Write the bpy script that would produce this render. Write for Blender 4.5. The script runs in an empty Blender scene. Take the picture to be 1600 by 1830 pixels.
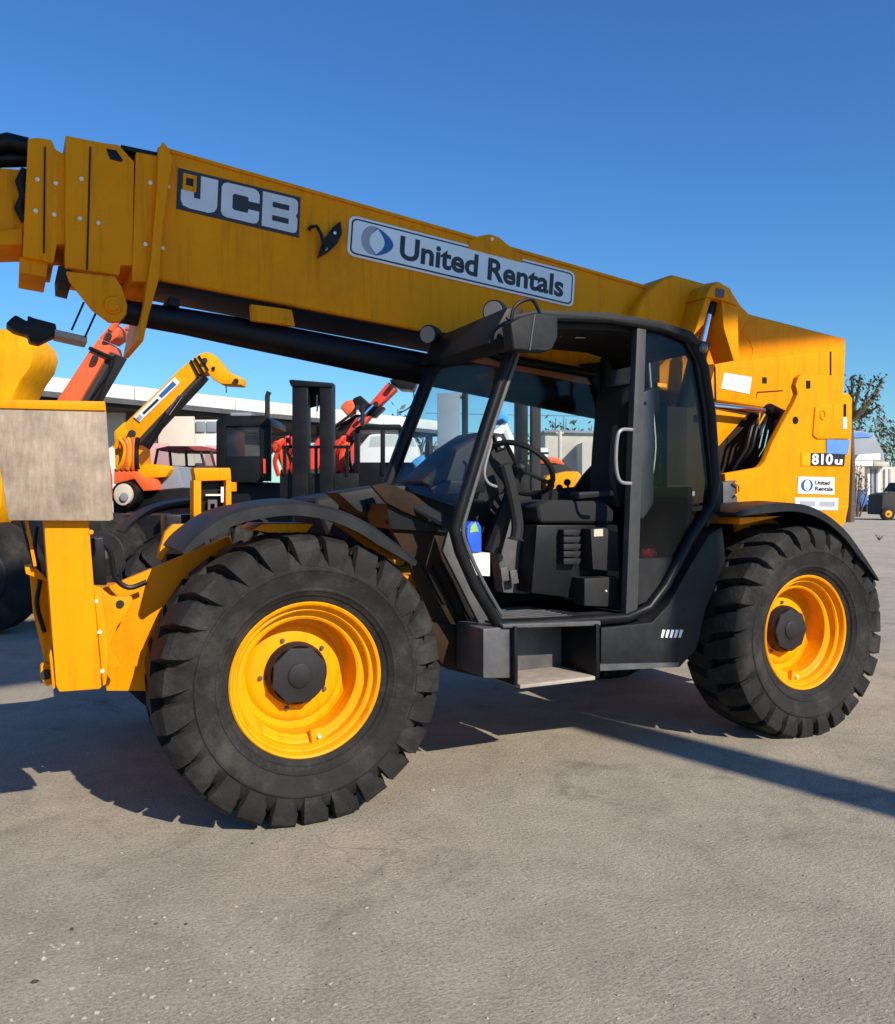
import bpy, bmesh, math, random
from mathutils import Vector, Matrix
random.seed(7)
sc = bpy.context.scene
col = sc.collection

# ---------------------------------------------------------------- camera
FPX = 1550.0                       # focal length in photo pixels (photo 1600 x 1830)
YAW = math.radians(26.8)
PITCH = math.atan((915 - 885) / FPX)
CAM = Vector((-1.21, -3.815, 1.5))
F0 = Vector((math.sin(YAW), math.cos(YAW), 0)); RV = Vector((math.cos(YAW), -math.sin(YAW), 0))
FV = Vector((F0.x * math.cos(PITCH), F0.y * math.cos(PITCH), -math.sin(PITCH)))
UV = Vector((F0.x * math.sin(PITCH), F0.y * math.sin(PITCH), math.cos(PITCH)))
cd = bpy.data.cameras.new('camera'); cam = bpy.data.objects.new('camera', cd); col.objects.link(cam)
cd.sensor_fit = 'HORIZONTAL'; cd.sensor_width = 36; cd.lens = 36 * FPX / 1600
cd.clip_start = 0.05; cd.clip_end = 2000
cam.matrix_world = Matrix(((RV.x, UV.x, -FV.x, CAM.x), (RV.y, UV.y, -FV.y, CAM.y), (RV.z, UV.z, -FV.z, CAM.z), (0, 0, 0, 1)))
sc.camera = cam

# ---------------------------------------------------------------- sky, sun, exposure
SUN_EL = math.radians(33)
SAZ = Vector((0.215, -0.977, 0)).normalized()       # horizontal direction towards the sun
w = bpy.data.worlds.new('World'); sc.world = w; w.use_nodes = True
nt = w.node_tree; bg = nt.nodes['Background']
sky = nt.nodes.new('ShaderNodeTexSky'); sky.sky_type = 'NISHITA'; sky.sun_disc = False
sky.sun_elevation = SUN_EL; sky.sun_rotation = math.atan2(SAZ.x, SAZ.y)
sky.altitude = 0; sky.air_density = 1.25; sky.dust_density = 0.1; sky.ozone_density = 3.2
hs = nt.nodes.new('ShaderNodeHueSaturation'); hs.inputs['Saturation'].default_value = 1.12; hs.inputs['Hue'].default_value = 0.508
nt.links.new(sky.outputs['Color'], hs.inputs['Color'])
tn = nt.nodes.new('ShaderNodeMixRGB'); tn.blend_type = 'MULTIPLY'; tn.inputs['Fac'].default_value = 1.0; tn.inputs['Color2'].default_value = (0.47, 0.83, 1.13, 1)
nt.links.new(hs.outputs['Color'], tn.inputs['Color1'])
nt.links.new(tn.outputs['Color'], bg.inputs['Color']); bg.inputs['Strength'].default_value = 0.100
ld = bpy.data.lights.new('sun', 'SUN'); ld.energy = 5.0; ld.angle = math.radians(0.5); ld.color = (1.0, 0.90, 0.76)
sun = bpy.data.objects.new('sun', ld); col.objects.link(sun); sun.location = (0, 0, 30)
sdir = Vector((SAZ.x * math.cos(SUN_EL), SAZ.y * math.cos(SUN_EL), math.sin(SUN_EL)))
sun.rotation_euler = sdir.to_track_quat('Z', 'Y').to_euler()
sc.view_settings.view_transform = 'Standard'; sc.view_settings.look = 'None'
sc.view_settings.exposure = 0.33; sc.view_settings.gamma = 1.0; sc.view_settings.use_curve_mapping = False

# ---------------------------------------------------------------- pixel -> place
def ray(u, v):
    return FV + (u - 800) / FPX * RV - (v - 915) / FPX * UV
def PY(u, v, y):                    # on a plane parallel to the machine's side
    d = ray(u, v); return CAM + d * ((y - CAM.y) / d.y)
def PZ(u, v, z=0.0):                # on the ground
    d = ray(u, v); return CAM + d * ((z - CAM.z) / d.z)
def PD(u, v, D):                    # at a depth in metres
    return CAM + ray(u, v) * D

# ---------------------------------------------------------------- materials
MATS = {}
def nodes_of(name):
    m = bpy.data.materials.new(name); m.use_nodes = True; MATS[name] = m
    return m, m.node_tree, m.node_tree.nodes['Principled BSDF']
def mat(name, c, rough=0.5, metal=0.0, var=0.12, scale=6.0, dirt=None, dirt_amt=0.0, bump=0.0, bscale=60.0, coat=0.0, spec=0.5, rvar=0.1):
    m, t, p = nodes_of(name)
    tc = t.nodes.new('ShaderNodeTexCoord')
    n = t.nodes.new('ShaderNodeTexNoise'); n.inputs['Scale'].default_value = scale; n.inputs['Detail'].default_value = 6; n.inputs['Roughness'].default_value = 0.65
    t.links.new(tc.outputs['Object'], n.inputs['Vector'])
    r = t.nodes.new('ShaderNodeValToRGB')
    r.color_ramp.elements[0].position = 0.3; r.color_ramp.elements[1].position = 0.7
    r.color_ramp.elements[0].color = tuple(x * (1 - var) for x in c) + (1,)
    r.color_ramp.elements[1].color = tuple(min(1, x * (1 + var)) for x in c) + (1,)
    t.links.new(n.outputs['Fac'], r.inputs['Fac'])
    out = r.outputs['Color']
    if dirt:
        n2 = t.nodes.new('ShaderNodeTexNoise'); n2.inputs['Scale'].default_value = scale * 0.6; n2.inputs['Detail'].default_value = 9; n2.inputs['Roughness'].default_value = 0.72
        mp = t.nodes.new('ShaderNodeMapping'); mp.inputs['Location'].default_value = (3.1, 7.7, 1.3)
        t.links.new(tc.outputs['Object'], mp.inputs['Vector']); t.links.new(mp.outputs['Vector'], n2.inputs['Vector'])
        mr = t.nodes.new('ShaderNodeMapRange'); mr.inputs['From Min'].default_value = 0.48; mr.inputs['From Max'].default_value = 0.78
        mr.inputs['To Max'].default_value = dirt_amt
        t.links.new(n2.outputs['Fac'], mr.inputs['Value'])
        mx = t.nodes.new('ShaderNodeMixRGB'); mx.inputs['Color2'].default_value = tuple(dirt) + (1,)
        t.links.new(mr.outputs['Result'], mx.inputs['Fac']); t.links.new(out, mx.inputs['Color1']); out = mx.outputs['Color']
    t.links.new(out, p.inputs['Base Color'])
    mr2 = t.nodes.new('ShaderNodeMapRange'); mr2.inputs['To Min'].default_value = max(0.03, rough - rvar); mr2.inputs['To Max'].default_value = min(1, rough + rvar)
    t.links.new(n.outputs['Fac'], mr2.inputs['Value']); t.links.new(mr2.outputs['Result'], p.inputs['Roughness'])
    p.inputs['Metallic'].default_value = metal; p.inputs['Coat Weight'].default_value = coat; p.inputs['Coat Roughness'].default_value = 0.12
    p.inputs['Specular IOR Level'].default_value = spec
    if bump:
        nb = t.nodes.new('ShaderNodeTexNoise'); nb.inputs['Scale'].default_value = bscale; nb.inputs['Detail'].default_value = 4
        t.links.new(tc.outputs['Object'], nb.inputs['Vector'])
        b = t.nodes.new('ShaderNodeBump'); b.inputs['Strength'].default_value = bump; b.inputs['Distance'].default_value = 0.01
        t.links.new(nb.outputs['Fac'], b.inputs['Height']); t.links.new(b.outputs['Normal'], p.inputs['Normal'])
    return m
YEL = (0.84, 0.278, 0.001)
mat('yellow_paint', YEL, 0.5, var=0.05, scale=3, dirt=(0.32, 0.13, 0.006), dirt_amt=0.35, coat=0.0, bump=0.02, bscale=30, spec=0.10)
mat('yellow_rim', (0.88, 0.325, 0.001), 0.42, var=0.05, scale=4, dirt=(0.42, 0.2, 0.03), dirt_amt=0.4, coat=0.0, spec=0.12)
mat('yellow_far', (0.85, 0.35, 0.003), 0.55, var=0.1, scale=2, dirt=(0.35, 0.17, 0.02), dirt_amt=0.4, spec=0.15)
mat('orange_far', (0.80, 0.12, 0.03), 0.5, var=0.12, scale=2, dirt=(0.35, 0.12, 0.06), dirt_amt=0.4)
mat('red_far', (0.72, 0.045, 0.02), 0.5, var=0.15, scale=2, dirt=(0.25, 0.05, 0.03), dirt_amt=0.4)
mat('black_paint', (0.006, 0.0065, 0.008), 0.42, var=0.25, scale=5, dirt=(0.04, 0.036, 0.03), dirt_amt=0.25, bump=0.02, spec=0.2)
mat('black_plastic', (0.012, 0.013, 0.015), 0.52, var=0.25, scale=8, dirt=(0.07, 0.065, 0.06), dirt_amt=0.3, bump=0.08, bscale=120, spec=0.22)
mat('shade_brown', (0.024, 0.013, 0.006), 0.75, var=0.4, scale=6, dirt=(0.055, 0.028, 0.011), dirt_amt=0.5, bump=0.1, spec=0.2)  # deep shade on yellow parts, put into a brown base colour
mat('grey_metal', (0.075, 0.075, 0.08), 0.5, var=0.25, scale=9, dirt=(0.16, 0.14, 0.12), dirt_amt=0.5, bump=0.06)
mat('dark_trim', (0.018, 0.018, 0.020), 0.6, var=0.3, scale=7, dirt=(0.05, 0.045, 0.04), dirt_amt=0.3, bump=0.05, spec=0.25)
mat('rubber', (0.015, 0.0148, 0.0145), 0.78, var=0.35, scale=7, dirt=(0.12, 0.105, 0.088), dirt_amt=0.45, bump=0.35, bscale=45, spec=0.25)
mat('steel_plate', (0.36, 0.31, 0.26), 0.6, var=0.2, scale=11, dirt=(0.20, 0.14, 0.09), dirt_amt=0.8, bump=0.15, bscale=60, spec=0.4)
def scratch_plate():
    m = mat('scratched_steel', (0.29, 0.225, 0.165), 0.6, var=0.3, scale=9, dirt=(0.20, 0.14, 0.09), dirt_amt=0.6, bump=0.1, bscale=60, spec=0.4)
    t = m.node_tree; p = t.nodes['Principled BSDF']; L = t.links
    tc = t.nodes.new('ShaderNodeTexCoord'); mp = t.nodes.new('ShaderNodeMapping'); mp.inputs['Scale'].default_value = (40, 40, 7); mp.inputs['Rotation'].default_value = (0, 0.18, 0)
    L.new(tc.outputs['Object'], mp.inputs['Vector'])
    n = t.nodes.new('ShaderNodeTexNoise'); n.inputs['Scale'].default_value = 1.5; n.inputs['Detail'].default_value = 6; n.inputs['Roughness'].default_value = 0.7; L.new(mp.outputs['Vector'], n.inputs['Vector'])
    r = t.nodes.new('ShaderNodeValToRGB'); r.color_ramp.elements[0].position = 0.35; r.color_ramp.elements[0].color = (0.6, 0.58, 0.55, 1); r.color_ramp.elements[1].position = 0.72; r.color_ramp.elements[1].color = (1.5, 1.5, 1.5, 1)
    L.new(n.outputs['Fac'], r.inputs['Fac'])
    src = p.inputs['Base Color'].links[0].from_socket
    x = t.nodes.new('ShaderNodeMixRGB'); x.blend_type = 'MULTIPLY'; x.inputs['Fac'].default_value = 0.5; L.new(src, x.inputs['Color1']); L.new(r.outputs['Color'], x.inputs['Color2']); L.new(x.outputs['Color'], p.inputs['Base Color'])
scratch_plate()
mat('post_grey', (0.045, 0.045, 0.048), 0.55, var=0.2, scale=8, dirt=(0.08, 0.075, 0.07), dirt_amt=0.4, bump=0.04, spec=0.3)
mat('handle_grey', (0.22, 0.22, 0.22), 0.4, var=0.1, spec=0.4)
mat('chrome', (0.75, 0.76, 0.78), 0.12, 1.0, var=0.03)
mat('bolt_steel', (0.75, 0.70, 0.60), 0.45, 0.0, var=0.1)
mat('white_decal', (0.78, 0.79, 0.80), 0.45, var=0.04, scale=3, dirt=(0.5, 0.48, 0.44), dirt_amt=0.3)
mat('grey_decal', (0.32, 0.34, 0.38), 0.5, var=0.06)
mat('silver_letter', (0.62, 0.62, 0.64), 0.45, var=0.08, scale=8, dirt=(0.4, 0.38, 0.34), dirt_amt=0.4)
mat('black_decal', (0.012, 0.012, 0.014), 0.45, var=0.1)
mat('blue_decal', (0.015, 0.09, 0.30), 0.45, var=0.06)
mat('light_blue_decal', (0.10, 0.24, 0.62), 0.4, var=0.1)
mat('seat_fabric', (0.010, 0.010, 0.012), 0.85, var=0.3, scale=20, bump=0.2, bscale=200)
mat('blue_plastic', (0.02, 0.10, 0.60), 0.35, var=0.1)
mat('white_paint', (0.72, 0.71, 0.68), 0.55, var=0.06, scale=1.5, dirt=(0.42, 0.38, 0.32), dirt_amt=0.5)
mat('cream_wall', (0.60, 0.54, 0.45), 0.8, var=0.08, scale=1.2, dirt=(0.4, 0.34, 0.27), dirt_amt=0.5)
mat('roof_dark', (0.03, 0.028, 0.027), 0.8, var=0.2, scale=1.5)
mat('beige_box', (0.52, 0.47, 0.39), 0.7, var=0.1, scale=1.0, dirt=(0.3, 0.26, 0.2), dirt_amt=0.5)
mat('blue_far', (0.02, 0.10, 0.32), 0.6, var=0.15, scale=1.0)
mat('light_blue_far', (0.05, 0.33, 0.70), 0.6, var=0.15, scale=1.0)
mat('grey_far', (0.22, 0.25, 0.29), 0.6, var=0.15, scale=0.8)
mat('pink_wall', (0.60, 0.33, 0.32), 0.7, var=0.1, scale=1.0)
mat('dull_red', (0.22, 0.03, 0.03), 0.7, var=0.2)
mat('red_rag', (0.55, 0.01, 0.03), 0.8, var=0.3, scale=30)
mat('paper', (0.75, 0.73, 0.68), 0.7, var=0.05)
mat('green_label', (0.22, 0.40, 0.12), 0.6, var=0.2)
mat('bark', (0.11, 0.075, 0.05), 0.9, var=0.3, scale=12, bump=0.4)
mat('leaf', (0.075, 0.10, 0.03), 0.7, var=0.5, scale=3)
mat('dry_leaf', (0.15, 0.14, 0.08), 0.8, var=0.5, scale=4)
mat('weed', (0.14, 0.14, 0.05), 0.8, var=0.4, scale=20)
mat('stone_light', (0.34, 0.305, 0.26), 0.9, var=0.25, scale=30)
mat('stone_dark', (0.05, 0.045, 0.04), 0.95, var=0.3, scale=30)
mat('wire', (0.03, 0.03, 0.03), 0.7)
mat('lamp_lens', (0.14, 0.14, 0.145), 0.15, var=0.05, spec=0.8)
mat('amber', (0.75, 0.25, 0.02), 0.3, var=0.05)
mat('mirror_glass', (0.6, 0.6, 0.62), 0.04, 1.0, var=0.02)

def weather(name, amt):
    t = MATS[name].node_tree; p = t.nodes['Principled BSDF']; L = t.links
    tc = t.nodes.new('ShaderNodeTexCoord')
    def nz(scale, sc, det, lo, hi, c0, c1):
        mp = t.nodes.new('ShaderNodeMapping'); mp.inputs['Scale'].default_value = sc; L.new(tc.outputs['Object'], mp.inputs['Vector'])
        n = t.nodes.new('ShaderNodeTexNoise'); n.inputs['Scale'].default_value = scale; n.inputs['Detail'].default_value = det; n.inputs['Roughness'].default_value = 0.7; L.new(mp.outputs['Vector'], n.inputs['Vector'])
        r = t.nodes.new('ShaderNodeValToRGB'); r.color_ramp.elements[0].position = lo; r.color_ramp.elements[1].position = hi
        r.color_ramp.elements[0].color = (c0, c0, c0, 1); r.color_ramp.elements[1].color = (c1, c1, c1, 1); L.new(n.outputs['Fac'], r.inputs['Fac']); return r.outputs['Color']
    def mul(col_, fac):
        src = p.inputs['Base Color'].links[0].from_socket
        x = t.nodes.new('ShaderNodeMixRGB'); x.blend_type = 'MULTIPLY'; x.inputs['Fac'].default_value = fac
        L.new(src, x.inputs['Color1']); L.new(col_, x.inputs['Color2']); L.new(x.outputs['Color'], p.inputs['Base Color'])
    mul(nz(3.0, (7, 7, 0.5), 6, 0.52, 0.72, 1.0, 0.62), amt)          # run-off streaks
    mul(nz(95.0, (1, 1, 1), 2, 0.72, 0.76, 1.0, 0.25), amt)           # chips
    mul(nz(26.0, (1, 1, 6), 5, 0.64, 0.72, 1.0, 0.55), amt * 0.8)     # scuffs
weather('yellow_paint', 0.8); weather('yellow_rim', 0.7); weather('yellow_far', 0.8); weather('orange_far', 0.8)
def glass(name, tint, dust=0.06):
    m, t, p = nodes_of(name); t.nodes.remove(p)
    o = t.nodes['Material Output']
    tr = t.nodes.new('ShaderNodeBsdfTransparent'); tr.inputs['Color'].default_value = tuple(tint) + (1,)
    gl = t.nodes.new('ShaderNodeBsdfGlossy'); gl.inputs['Roughness'].default_value = 0.02; gl.inputs['Color'].default_value = (0.9, 0.95, 1, 1)
    lw = t.nodes.new('ShaderNodeLayerWeight'); lw.inputs['Blend'].default_value = 0.5
    pw = t.nodes.new('ShaderNodeMath'); pw.operation = 'POWER'; pw.inputs[1].default_value = 5.0; t.links.new(lw.outputs['Facing'], pw.inputs[0])
    fr = t.nodes.new('ShaderNodeMath'); fr.operation = 'MULTIPLY_ADD'; fr.inputs[1].default_value = 0.5; fr.inputs[2].default_value = 0.012; t.links.new(pw.outputs[0], fr.inputs[0])
    n = t.nodes.new('ShaderNodeTexNoise'); n.inputs['Scale'].default_value = 3; n.inputs['Detail'].default_value = 2
    tc = t.nodes.new('ShaderNodeTexCoord'); t.links.new(tc.outputs['Object'], n.inputs['Vector'])
    df = t.nodes.new('ShaderNodeBsdfDiffuse'); df.inputs['Color'].default_value = (0.45, 0.44, 0.42, 1)
    mr = t.nodes.new('ShaderNodeMapRange'); mr.inputs['From Min'].default_value = 0.45; mr.inputs['From Max'].default_value = 0.9; mr.inputs['To Max'].default_value = dust
    t.links.new(n.outputs['Fac'], mr.inputs['Value'])
    m1 = t.nodes.new('ShaderNodeMixShader'); t.links.new(fr.outputs[0], m1.inputs['Fac']); t.links.new(tr.outputs[0], m1.inputs[1]); t.links.new(gl.outputs[0], m1.inputs[2])
    m2 = t.nodes.new('ShaderNodeMixShader'); t.links.new(mr.outputs['Result'], m2.inputs['Fac']); t.links.new(m1.outputs[0], m2.inputs[1]); t.links.new(df.outputs[0], m2.inputs[2])
    t.links.new(m2.outputs[0], o.inputs['Surface'])
glass('cab_glass', (0.91, 0.945, 0.955))
glass('dark_glass', (0.78, 0.81, 0.82), 0.015)

def ground_material():
    m, t, p = nodes_of('yard_asphalt'); L = t.links
    tc = t.nodes.new('ShaderNodeTexCoord')
    def noise(scale, det=6, ro=0.6, vec=None, dist=0.0):
        n = t.nodes.new('ShaderNodeTexNoise'); n.inputs['Scale'].default_value = scale; n.inputs['Detail'].default_value = det
        n.inputs['Roughness'].default_value = ro; n.inputs['Distortion'].default_value = dist
        L.new(vec or tc.outputs['Object'], n.inputs['Vector']); return n.outputs['Fac']
    def ramp(fac, stops):
        r = t.nodes.new('ShaderNodeValToRGB'); e = r.color_ramp.elements
        e[0].position, e[0].color = stops[0][0], stops[0][1] + (1,)
        e[1].position, e[1].color = stops[-1][0], stops[-1][1] + (1,)
        for s in stops[1:-1]:
            k = e.new(s[0]); k.color = s[1] + (1,)
        L.new(fac, r.inputs['Fac']); return r.outputs['Color']
    def mix(a, b, fac, mode='MIX', f=None):
        x = t.nodes.new('ShaderNodeMixRGB'); x.blend_type = mode
        if f is not None: x.inputs['Fac'].default_value = f
        else: L.new(fac, x.inputs['Fac'])
        L.new(a, x.inputs['Color1']); L.new(b, x.inputs['Color2']); return x.outputs['Color']
    g = lambda a: (a, a, a)
    big = ramp(noise(0.35, 5, 0.6), [(0.3, (0.43, 0.378, 0.288)), (0.7, (0.525, 0.464, 0.358))])
    mid = ramp(noise(2.3, 8, 0.7, dist=0.6), [(0.25, g(0.74)), (0.75, g(1.15))])
    c = mix(big, mid, None, 'MULTIPLY', 1.0)
    fine = ramp(noise(75, 5, 0.75), [(0.33, g(0.50)), (0.5, g(1.0)), (0.68, g(1.35))])
    c = mix(c, fine, None, 'MULTIPLY', 0.8)
    grit = ramp(noise(330, 2, 0.6), [(0.30, g(0.55)), (0.5, g(1.0)), (0.75, g(1.35))])
    c = mix(c, grit, None, 'MULTIPLY', 0.8)
    vs = t.nodes.new('ShaderNodeTexVoronoi'); vs.inputs['Scale'].default_value = 30; L.new(tc.outputs['Object'], vs.inputs['Vector'])
    spots = ramp(vs.outputs['Distance'], [(0.06, g(1.0)), (0.10, g(0.0))])
    sel = ramp(noise(5, 3, 0.6), [(0.52, g(0)), (0.62, g(0.9))])
    sp = mix(spots, sel, None, 'MULTIPLY', 1.0)
    dk = t.nodes.new('ShaderNodeRGB'); dk.outputs[0].default_value = (0.09, 0.08, 0.07, 1)
    c = mix(c, dk.outputs[0], sp)
    # hair cracks
    wn = t.nodes.new('ShaderNodeTexNoise'); wn.inputs['Scale'].default_value = 1.7; wn.inputs['Detail'].default_value = 6
    L.new(tc.outputs['Object'], wn.inputs['Vector'])
    va = t.nodes.new('ShaderNodeVectorMath'); va.operation = 'ADD'; L.new(tc.outputs['Object'], va.inputs[0]); L.new(wn.outputs['Color'], va.inputs[1])
    vc = t.nodes.new('ShaderNodeTexVoronoi'); vc.feature = 'DISTANCE_TO_EDGE'; vc.inputs['Scale'].default_value = 0.42; L.new(va.outputs[0], vc.inputs['Vector'])
    crack = ramp(vc.outputs['Distance'], [(0.0, g(1)), (0.0045, g(0))])
    csel = ramp(noise(0.8, 3, 0.6), [(0.54, g(0)), (0.70, g(0.6))])
    cr = mix(crack, csel, None, 'MULTIPLY', 1.0)
    c = mix(c, dk.outputs[0], cr)
    # oil and tyre stains
    st = ramp(noise(1.1, 8, 0.72, dist=1.2), [(0.56, g(0)), (0.74, g(0.55))])
    c = mix(c, dk.outputs[0], st)
    L.new(c, p.inputs['Base Color']); p.inputs['Roughness'].default_value = 0.92; p.inputs['Specular IOR Level'].default_value = 0.2
    # brushed broom relief + grain
    mp = t.nodes.new('ShaderNodeMapping'); mp.inputs['Rotation'].default_value = (0, 0, 0.55); mp.inputs['Scale'].default_value = (1.0, 3.0, 1)
    L.new(tc.outputs['Object'], mp.inputs['Vector'])
    hsum = t.nodes.new('ShaderNodeMath'); hsum.operation = 'MULTIPLY_ADD'; hsum.inputs[1].default_value = 1.6
    L.new(noise(15, 8, 0.78, mp.outputs['Vector'], 2.2), hsum.inputs[0]); L.new(noise(90, 5, 0.75), hsum.inputs[2])
    b = t.nodes.new('ShaderNodeBump'); b.inputs['Strength'].default_value = 0.85; b.inputs['Distance'].default_value = 0.011
    L.new(hsum.outputs[0], b.inputs['Height']); L.new(b.outputs['Normal'], p.inputs['Normal'])
ground_material()

# ---------------------------------------------------------------- mesh helpers
class MB:
    def __init__(s): s.bm = bmesh.new()
    def box(s, x0, x1, y0, y1, z0, z1):
        return s.poly([Vector((x0, y0, z0)), Vector((x1, y0, z0)), Vector((x1, y0, z1)), Vector((x0, y0, z1))], Vector((0, y1 - y0, 0)))
    def poly(s, pts, vec):
        vec = Vector(vec); pts = [Vector(p) for p in pts]
        a = [s.bm.verts.new(p) for p in pts]; b = [s.bm.verts.new(p + vec) for p in pts]
        n = len(a); s.bm.faces.new(a); s.bm.faces.new(b[::-1])
        for i in range(n):
            s.bm.faces.new((a[i], b[i], b[(i + 1) % n], a[(i + 1) % n]))
        return s
    def px(s, pts, y, depth):       # outline traced on the plane y, extruded away from the camera
        return s.poly([PY(u, v, y) for u, v in pts], (0, depth, 0))
    def bg(s, pts, D, depth):       # outline at depth D, extruded away
        return s.poly([PD(u, v, D) for u, v in pts], F0 * depth)
    def hexa(s, lo, hi):            # two quads -> solid
        a = [s.bm.verts.new(p) for p in lo]; b = [s.bm.verts.new(p) for p in hi]
        s.bm.faces.new(a); s.bm.faces.new(b[::-1])
        for i in range(len(a)):
            s.bm.faces.new((a[i], b[i], b[(i + 1) % len(a)], a[(i + 1) % len(a)]))
        return s
    def tube(s, pts, r, n=10, closed=False, sx=1.0):
        pts = [Vector(p) for p in pts]; rs = r if isinstance(r, (list, tuple)) else [r] * len(pts)
        rings = []; N = len(pts); up = None
        for i, p in enumerate(pts):
            if closed: d = (pts[(i + 1) % N] - pts[i - 1])
            else: d = pts[min(i + 1, N - 1)] - pts[max(i - 1, 0)]
            d.normalize()
            if up is None:
                up = Vector((0, 1, 0)) if abs(d.y) < 0.9 else Vector((0, 0, 1))
            a = (up - d * up.dot(d)).normalized(); up = a; b = d.cross(a)
            rings.append([s.bm.verts.new(p + (a * math.cos(2 * math.pi * k / n) * sx + b * math.sin(2 * math.pi * k / n)) * rs[i]) for k in range(n)])
        for i in range(N if closed else N - 1):
            A, B = rings[i], rings[(i + 1) % N]
            for k in range(n):
                s.bm.faces.new((A[k], A[(k + 1) % n], B[(k + 1) % n], B[k]))
        if not closed:
            s.bm.faces.new(rings[0][::-1]); s.bm.faces.new(rings[-1])
        return s
    def lathe(s, prof, c, n=48, closed=False):   # profile (r, y), axis along Y through c
        c = Vector(c); rings = []
        for r, y in prof:
            if r < 1e-5: rings.append([s.bm.verts.new(c + Vector((0, y, 0)))])
            else: rings.append([s.bm.verts.new(c + Vector((r * math.cos(2 * math.pi * k / n), y, r * math.sin(2 * math.pi * k / n)))) for k in range(n)])
        P = len(rings)
        for i in range(P if closed else P - 1):
            A, B = rings[i], rings[(i + 1) % P]
            for k in range(n):
                k2 = (k + 1) % n
                if len(A) == 1 and len(B) == 1: continue
                if len(A) == 1: s.bm.faces.new((A[0], B[k2], B[k]))
                elif len(B) == 1: s.bm.faces.new((A[k], A[k2], B[0]))
                else: s.bm.faces.new((A[k], A[k2], B[k2], B[k]))
        return s
    def ball(s, c, r, sq=(1, 1, 1), n=10):
        c = Vector(c); rings = []
        for i in range(n + 1):
            a = math.pi * i / n
            if i in (0, n): rings.append([s.bm.verts.new(c + Vector((0, 0, r * math.cos(a) * sq[2])))])
            else: rings.append([s.bm.verts.new(c + Vector((r * math.sin(a) * math.cos(2 * math.pi * k / n) * sq[0], r * math.sin(a) * math.sin(2 * math.pi * k / n) * sq[1], r * math.cos(a) * sq[2]))) for k in range(n)])
        for i in range(n):
            A, B = rings[i], rings[i + 1]
            for k in range(n):
                k2 = (k + 1) % n
                if len(A) == 1: s.bm.faces.new((A[0], B[k], B[k2]))
                elif len(B) == 1: s.bm.faces.new((A[k], B[0], A[k2]))
                else: s.bm.faces.new((A[k], B[k], B[k2], A[k2]))
        return s
    def done(s, name, m, parent=None, bevel=0.0, seg=2, ang=32):
        bm = s.bm
        bmesh.ops.recalc_face_normals(bm, faces=bm.faces[:])
        if bevel:
            es = [e for e in bm.edges if len(e.link_faces) == 2 and e.calc_face_angle(0) > math.radians(ang)]
            bmesh.ops.bevel(bm, geom=es, offset=bevel, segments=seg, affect='EDGES', clamp_overlap=True, profile=0.6)
        me = bpy.data.meshes.new(name); bm.to_mesh(me); bm.free()
        return link(name, me, m, parent, ang)
def link(name, me, m, parent, ang=32):
    for p in me.polygons: p.use_smooth = True
    me.set_sharp_from_angle(angle=math.radians(ang))
    me.materials.append(MATS[m])
    o = bpy.data.objects.new(name, me); col.objects.link(o)
    if parent is not None: adopt(o, parent)
    return o
def world_off(o):
    p = Vector((0, 0, 0))
    while o is not None: p += o.location; o = o.parent
    return p
def adopt(o, parent):
    o.parent = parent
    if parent.type == 'EMPTY': o.matrix_parent_inverse = Matrix.Translation(-parent.location)
def thing(name, loc, label, cat, group=None):
    o = bpy.data.objects.new(name, None); col.objects.link(o); o.location = loc; o.empty_display_size = 0.2
    o['label'] = label; o['category'] = cat
    if group: o['group'] = group
    return o
def tag(o, label, cat, group=None):
    o['label'] = label; o['category'] = cat
    if group: o['group'] = group
    return o
def struct(o): o['kind'] = 'structure'; return o

# ================================================================= SETTING
b = MB(); S = 700
vs = [b.bm.verts.new((x, y, 0)) for x, y in ((-S, -S), (S, -S), (S, S), (-S, S))]; b.bm.faces.new(vs)
ground = struct(b.done('ground', 'yard_asphalt'))

# ================================================================= TELEHANDLER
T = thing('telehandler', (1.6, 1.13, 0), 'big yellow telehandler with long boom, black open cab and large lugged tyres', 'telehandler')

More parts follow.
